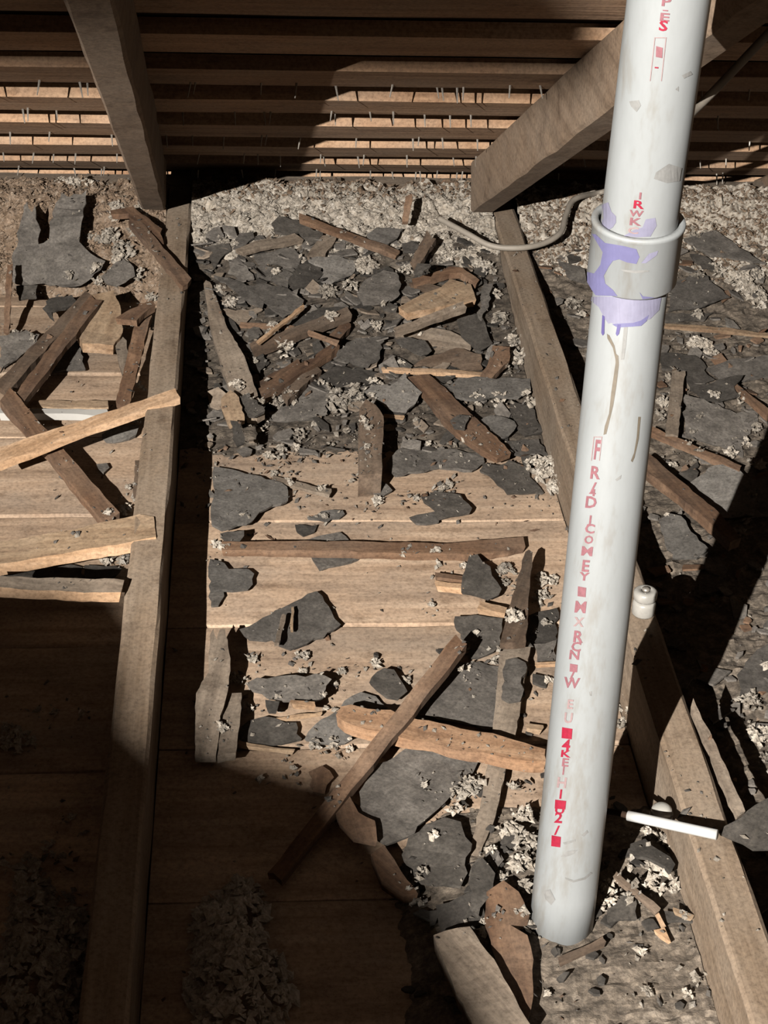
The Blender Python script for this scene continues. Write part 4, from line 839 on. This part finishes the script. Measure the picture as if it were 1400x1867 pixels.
def decal(name, which, polys, mat, off=.0005, label=None, fine=.004):
    """thin skin of ink, primer or dirt that follows the round surface"""
    if name in ('dirt_mark', 'primer_drip') and len(polys) > 1:
        return [decal(name, which, [p], mat, off, label, fine) for p in polys]
    A, B, r = SEGS[which]
    bm = bmesh.new()
    for pl in polys:
        try: bm.faces.new([bm.verts.new((x, y, 0)) for x, y in pl])
        except ValueError: pass
    bmesh.ops.triangulate(bm, faces=bm.faces[:])
    xs = [v.co.x for v in bm.verts]; x = min(xs)
    while x < max(xs):
        x += 6
        bmesh.ops.bisect_plane(bm, geom=bm.verts[:] + bm.edges[:] + bm.faces[:], plane_co=(x, 0, 0), plane_no=(1, 0, 0))
    me = bpy.data.meshes.new(name)
    for v in bm.verts: v.co = Vector(hit_cyl(v.co.x, v.co.y, A, B, r + off))
    bmesh.ops.recalc_face_normals(bm, faces=bm.faces[:])
    bm.to_mesh(me); bm.free(); me.materials.append(MATS[mat])
    o = bpy.data.objects.new(name, me); COL.objects.link(o); o.parent = pipe
    o.matrix_parent_inverse = Matrix.Translation(pipe.location).inverted()
    if label: o['label'] = label
    return o
tp = lambda t, pts: [T(t, p) for p in pts]
decal('primer_patch', 'C', [tp('O', [(275, 372), (300, 375), (360, 430), (480, 450), (560, 470), (580, 520), (560, 565), (500, 555), (450, 535), (410, 545), (385, 580), (352, 640), (362, 690), (410, 730), (440, 770), (300, 765), (275, 730), (246, 680), (246, 615), (290, 625), (330, 570), (345, 490), (310, 430)])], 'purple_primer', label='purple primer splash on the coupling')
decal('primer_patch', 'C', [tp('O', [(640, 500), (700, 480), (690, 510), (620, 560), (590, 560), (640, 530)])], 'purple_wash')
decal('primer_patch', 'C', [tp('O', [(580, 745), (600, 770), (680, 780), (600, 790)])], 'purple_primer', off=.0007)
decal('primer_patch', 'L', [tp('O', [(268, 775), (330, 770), (440, 775), (580, 790), (640, 790), (722, 770), (705, 860), (650, 915), (610, 930), (580, 958), (520, 955), (440, 962), (400, 940), (380, 945), (350, 900), (320, 840), (270, 800)])], 'purple_wash', label='pale purple primer below the coupling')
decal('primer_patch', 'L', [tp('O', [(640, 890), (625, 930), (590, 960), (530, 965), (440, 970), (405, 950), (440, 945), (540, 940), (590, 925)])], 'purple_primer', off=.0008)
decal('primer_patch', 'U', [tp('O', [(330, 190), (380, 170), (400, 230), (430, 260), (430, 300), (410, 330), (380, 350), (340, 320)])], 'purple_wash', label='faint purple primer on the upper pipe')
decal('primer_patch', 'U', [tp('O', [(600, 330), (620, 280), (680, 270), (690, 320), (650, 390), (560, 395), (480, 385), (540, 350)])], 'purple_wash')
decal('primer_drip', 'L', [tp('O', [(342, 890), (358, 900), (355, 1010), (345, 1022), (336, 1005)]), tp('O', [(440, 950), (462, 950), (450, 1010), (436, 1025), (428, 1010)])], 'dark_primer', off=.0009, label='dark primer drips')
decal('rust_run', 'L', [tp('O', [(372, 1010), (388, 1020), (420, 1085), (442, 1190), (430, 1190), (410, 1100), (375, 1040)]), tp('P', [(420, 150), (445, 170), (448, 230), (440, 300), (430, 380), (412, 490), (390, 580), (368, 670), (350, 675), (358, 620), (385, 540), (400, 400), (415, 300), (428, 210)])], 'brown_stain', label='long brown glue run down the pipe')
decal('rust_run', 'L', [tp('O', [(480, 965), (505, 960), (495, 1080), (480, 1175), (462, 1175), (470, 1080)])], 'grey_stain')
decal('rust_run', 'L', [tp('P', [(572, 560), (588, 560), (575, 700), (548, 820), (535, 850), (525, 840), (545, 790), (562, 690)])], 'brown_stain')
decal('dirt_ring', 'U', [tp('O', [(325, 300), (345, 340), (400, 385), (520, 415), (660, 420), (780, 400), (835, 350), (832, 385), (770, 430), (640, 445), (500, 440), (380, 415), (325, 360)])], 'brown_stain', label='brown dirt ring where pipe enters coupling')
decal('dirt_mark', 'U', [tp('C', [(880, 800), (940, 760), (1000, 780), (990, 840), (930, 850), (870, 830)])], 'grey_stain')
decal('dirt_mark', 'U', [tp('C', [(1000, 350), (1040, 330), (1050, 345), (1010, 365)]), tp('C', [(970, 415), (985, 400), (985, 425)]), tp('C', [(755, 470), (800, 465), (810, 490), (790, 520), (765, 495)])], 'grey_stain')
decal('dirt_mark', 'L', [tp('S', [(440, 415), (480, 428), (530, 415), (560, 390), (570, 395), (535, 425), (480, 438), (445, 425)]), tp('S', [(420, 315), (450, 290), (500, 285), (480, 305), (440, 320)]), tp('S', [(430, 250), (490, 235), (490, 245), (440, 260)]), tp('S', [(335, 480), (370, 470), (395, 520), (375, 545), (350, 520)])], 'grey_stain')
decal('dirt_mark', 'L', [tp('P', [(425, 960), (465, 930), (460, 955), (435, 970)]), tp('R', [(312, 205), (330, 200), (328, 230), (318, 228)]), tp('R', [(265, 1075), (300, 1045), (308, 1060), (280, 1085)])], 'grey_stain')
decal('crack', 'C', [tp('O', [(460, 600), (520, 605), (640, 605), (640, 615), (560, 625), (480, 612)])], 'grey_stain')
# red print, one mark after another down the pipe
def glyph_mesh(ch):
    cu = bpy.data.curves.new('print', 'FONT'); cu.body = ch; cu.align_x = 'CENTER'; cu.align_y = 'CENTER'; cu.size = 1.0; cu.resolution_u = 2; cu.offset = .028
    ob = bpy.data.objects.new('print', cu); COL.objects.link(ob)
    dg = bpy.context.evaluated_depsgraph_get(); me = bpy.data.meshes.new_from_object(ob.evaluated_get(dg))
    polys = [[(me.vertices[i].co.x, me.vertices[i].co.y) for i in p.vertices] for p in me.polygons]
    bpy.data.objects.remove(ob); bpy.data.curves.remove(cu); bpy.data.meshes.remove(me)
    return polys
def printed(which, ch, px, py, wd, ht, mat, slant=-.12):
    polys = []
    if ch == '#':     # smudged solid mark
        polys = [[(px - wd / 2, py - ht / 2), (px + wd / 2, py - ht * .36), (px + wd * .42, py + ht / 2), (px - wd * .55, py + ht * .4)]]
    elif ch == '|':   # open printed frame
        t = 1.6
        polys = [[(px - wd / 2, py - ht / 2), (px - wd / 2 + t, py - ht / 2), (px - wd / 2 + t - .11 * ht, py + ht / 2), (px - wd / 2 - .11 * ht, py + ht / 2)], [(px + wd / 2 - t, py - ht / 2), (px + wd / 2, py - ht / 2), (px + wd / 2 - .11 * ht, py + ht / 2), (px + wd / 2 - t - .11 * ht, py + ht / 2)],
                 [(px - wd / 2, py - ht / 2), (px + wd / 2, py - ht / 2), (px + wd / 2, py - ht / 2 + t), (px - wd / 2, py - ht / 2 + t)]]
    else:
        for pl in glyph_mesh(ch):
            polys.append([(px + x * wd * 1.45 + (-y) * ht * 1.45 * slant, py - y * ht * 1.45 + x * wd * .12) for x, y in pl])
    return decal('print_mark', which, polys, mat, off=.0007)
for (s, ch, x, y, wd, ht, mt) in [
    ('U', 'P', 1214, 4, 24, 16, 'pink_ink'), ('U', '-', 1213, 18, 22, 10, 'pink_ink'), ('U', 'E', 1211, 32, 26, 14, 'pink_ink'), ('U', 'S', 1209, 48, 24, 18, 'red_ink'), ('U', '|', 1204, 108, 22, 80, 'pale_ink'), ('U', '#', 1202, 95, 12, 22, 'pink_ink'), ('U', '-', 1197, 122, 16, 12, 'red_ink'),
    ('U', '1', 1167, 358, 18, 12, 'pink_ink'), ('U', 'R', 1163, 374, 22, 14, 'red_ink'), ('U', 'W', 1160, 390, 16, 11, 'pink_ink'), ('U', 'K', 1157, 405, 22, 13, 'pink_ink'), ('U', 'C', 1154, 421, 20, 11, 'pale_ink'),
    ('L', '|', 1090, 818, 16, 44, 'pale_ink'), ('L', 'F', 1088, 822, 16, 34, 'pink_ink'), ('L', 'R', 1084, 863, 20, 22, 'pink_ink'), ('L', '/', 1082, 889, 20, 16, 'pink_ink'), ('L', '4', 1080, 899, 16, 12, 'pink_ink'), ('L', 'D', 1077, 917, 20, 20, 'pink_ink'),
    ('L', 'J', 1076, 948, 16, 14, 'pink_ink'), ('L', 'C', 1075, 965, 18, 16, 'pink_ink'), ('L', 'O', 1073, 985, 14, 14, 'pink_ink'), ('L', 'M', 1070, 1006, 20, 16, 'pink_ink'), ('L', 'E', 1067, 1033, 20, 20, 'pink_ink'), ('L', 'Y', 1065, 1052, 18, 14, 'pink_ink'),
    ('L', '#', 1061, 1079, 15, 20, 'pink_ink'), ('L', 'M', 1058, 1108, 20, 20, 'pink_ink'), ('L', 'X', 1055, 1135, 16, 16, 'pale_ink'), ('L', 'R', 1053, 1162, 20, 20, 'pink_ink'), ('L', 'C', 1050, 1180, 18, 16, 'pink_ink'), ('L', 'N', 1047, 1195, 18, 16, 'pink_ink'),
    ('L', '#', 1046, 1218, 14, 16, 'pink_ink'), ('L', '/', 1043, 1232, 18, 14, 'pink_ink'), ('L', 'W', 1042, 1246, 18, 18, 'pink_ink'), ('L', 'E', 1039, 1285, 16, 16, 'pale_ink'), ('L', 'U', 1036, 1310, 16, 18, 'pale_ink'),
    ('L', '#', 1034, 1337, 19, 22, 'red_ink'), ('L', '4', 1032, 1360, 20, 20, 'red_ink'), ('L', 'K', 1030, 1375, 18, 12, 'red_ink'), ('L', 'E', 1030, 1391, 18, 14, 'pink_ink'), ('L', '1', 1027, 1406, 12, 14, 'pink_ink'), ('L', 'H', 1024, 1428, 18, 18, 'pale_ink'),
    ('L', '1', 1022, 1449, 16, 16, 'red_ink'), ('L', '#', 1022, 1467, 20, 18, 'red_ink'), ('L', 'U', 1020, 1478, 18, 12, 'red_ink'), ('L', '2', 1018, 1492, 20, 18, 'red_ink'), ('L', '/', 1015, 1515, 18, 16, 'red_ink'), ('L', '#', 1014, 1534, 17, 22, 'red_ink')]:
    printed(s, ch, x, y, wd, ht, mt)

# ------------------------------------------------------------------ cables
def cable(name, pts, r, mat, label, cat='cable', seg=8, sub=8):
    P_ = [np.array(p) for p in pts]; C_ = []
    for i in range(len(P_) - 1):
        p0, p1, p2, p3 = P_[max(i - 1, 0)], P_[i], P_[i + 1], P_[min(i + 2, len(P_) - 1)]
        for k in range(sub):
            t = k / sub; C_.append(.5 * ((2 * p1) + (-p0 + p2) * t + (2 * p0 - 5 * p1 + 4 * p2 - p3) * t * t + (-p0 + 3 * p1 - 3 * p2 + p3) * t ** 3))
    C_.append(P_[-1]); V, Fc = [], []
    for i, c in enumerate(C_):
        d = _u(C_[min(i + 1, len(C_) - 1)] - C_[max(i - 1, 0)]); s = _u(np.cross(d, (0.1, .2, 1))); t = np.cross(d, s)
        for j in range(seg):
            a = 2 * math.pi * j / seg; V.append(c + (s * math.cos(a) + t * math.sin(a)) * r)
    for i in range(len(C_) - 1):
        for j in range(seg): Fc.append((i * seg + j, i * seg + (j + 1) % seg, (i + 1) * seg + (j + 1) % seg, (i + 1) * seg + j))
    Fc += [tuple(range(seg)), tuple((len(C_) - 1) * seg + j for j in range(seg))]
    o = link(name, V, Fc, mat, loc=tuple(C_[0]), smooth=True); tag(o, label, cat); return o
def ondepth(px, py, D): return CP + ray(px, py) / FPX * D
zc = [.03, .022, .012, .012, .012, .02, .03, .04, .05]
cpts = [onz(x, y, z) for (x, y), z in zip([(800, 398), (850, 425), (895, 448), (945, 452), (990, 444), (1022, 424), (1032, 392), (1050, 362), (1115, 344)], zc)]
cpts += [ondepth(1185, 285, 2.65), ondepth(1262, 206, 2.3), ondepth(1290, 178, 2.22), ondepth(1312, 155, 2.18), ondepth(1345, 120, 2.15), ondepth(1400, 62, 2.1), ondepth(1480, -20, 2.03), ondepth(1580, -110, 1.97)]
cable('cable', cpts, .0055, 'cable_sheath', 'grey electrical cable looping over the right joist and up behind the pipe')

# ------------------------------------------------------------------ porcelain knob, glass knob and white tube on the right joist
def lathe(name, prof, loc, mat, parent=None, seg=20, tilt=(0, 0, 0)):
    V, Fc = [], []
    for (r, z) in prof:
        for j in range(seg):
            a = 2 * math.pi * j / seg; V.append((loc[0] + r * math.cos(a), loc[1] + r * math.sin(a), loc[2] + z))
    for i in range(len(prof) - 1):
        for j in range(seg): Fc.append((i * seg + j, i * seg + (j + 1) % seg, (i + 1) * seg + (j + 1) % seg, (i + 1) * seg + j))
    Fc += [tuple(range(seg)), tuple((len(prof) - 1) * seg + j for j in range(seg))]
    return link(name, V, Fc, mat, parent, loc=tuple(loc), smooth=True)
kq = onz(1172, 1118, .001)
kb = empty('insulator_knob', tuple(kq)); tag(kb, 'white two part porcelain insulator knob standing on the right joist', 'insulator')
lathe('knob_base', [(.0135, 0), (.0145, .002), (.0145, .016), (.013, .019), (.0095, .020)], kq, 'porcelain', kb)
lathe('knob_cap', [(.0095, .0195), (.0135, .0215), (.0148, .024), (.0148, .032), (.012, .0345), (.006, .035), (.0055, .033)], kq, 'porcelain', kb)
lathe('screw_head', [(.005, .033), (.005, .037), (.002, .038)], kq, 'nail_metal', kb, seg=10)
gq = onz(1203, 1500, -.022)
gk = empty('insulator_knob', tuple(gq)); tag(gk, 'round cracked insulator knob behind the white tube at lower right', 'insulator')
lathe('knob_base', [(.007, 0), (.010, .004), (.0125, .010), (.0125, .014)], gq, 'porcelain', gk)
lathe('knob_cap', [(.012, .014), (.0105, .020), (.0065, .0235), (.002, .0245)], gq, 'porcelain', gk)
a, b = onz(1145, 1487, .012), onz(1307, 1522, .03)
tube_o = cable('white_tube', [a, a + (b - a) * .5, b], .0055, 'plastic_shard', 'clean white tube sticking over the insulation right of the pipe', cat='tube', seg=14, sub=2)
tag(cable('wire', [onz(1100, 1478, .002), onz(1125, 1482, .008), a], .0035, 'shingle_back', 'dark wire between the pipe and the white tube'), 'dark wire between the pipe and the white tube', 'wire')
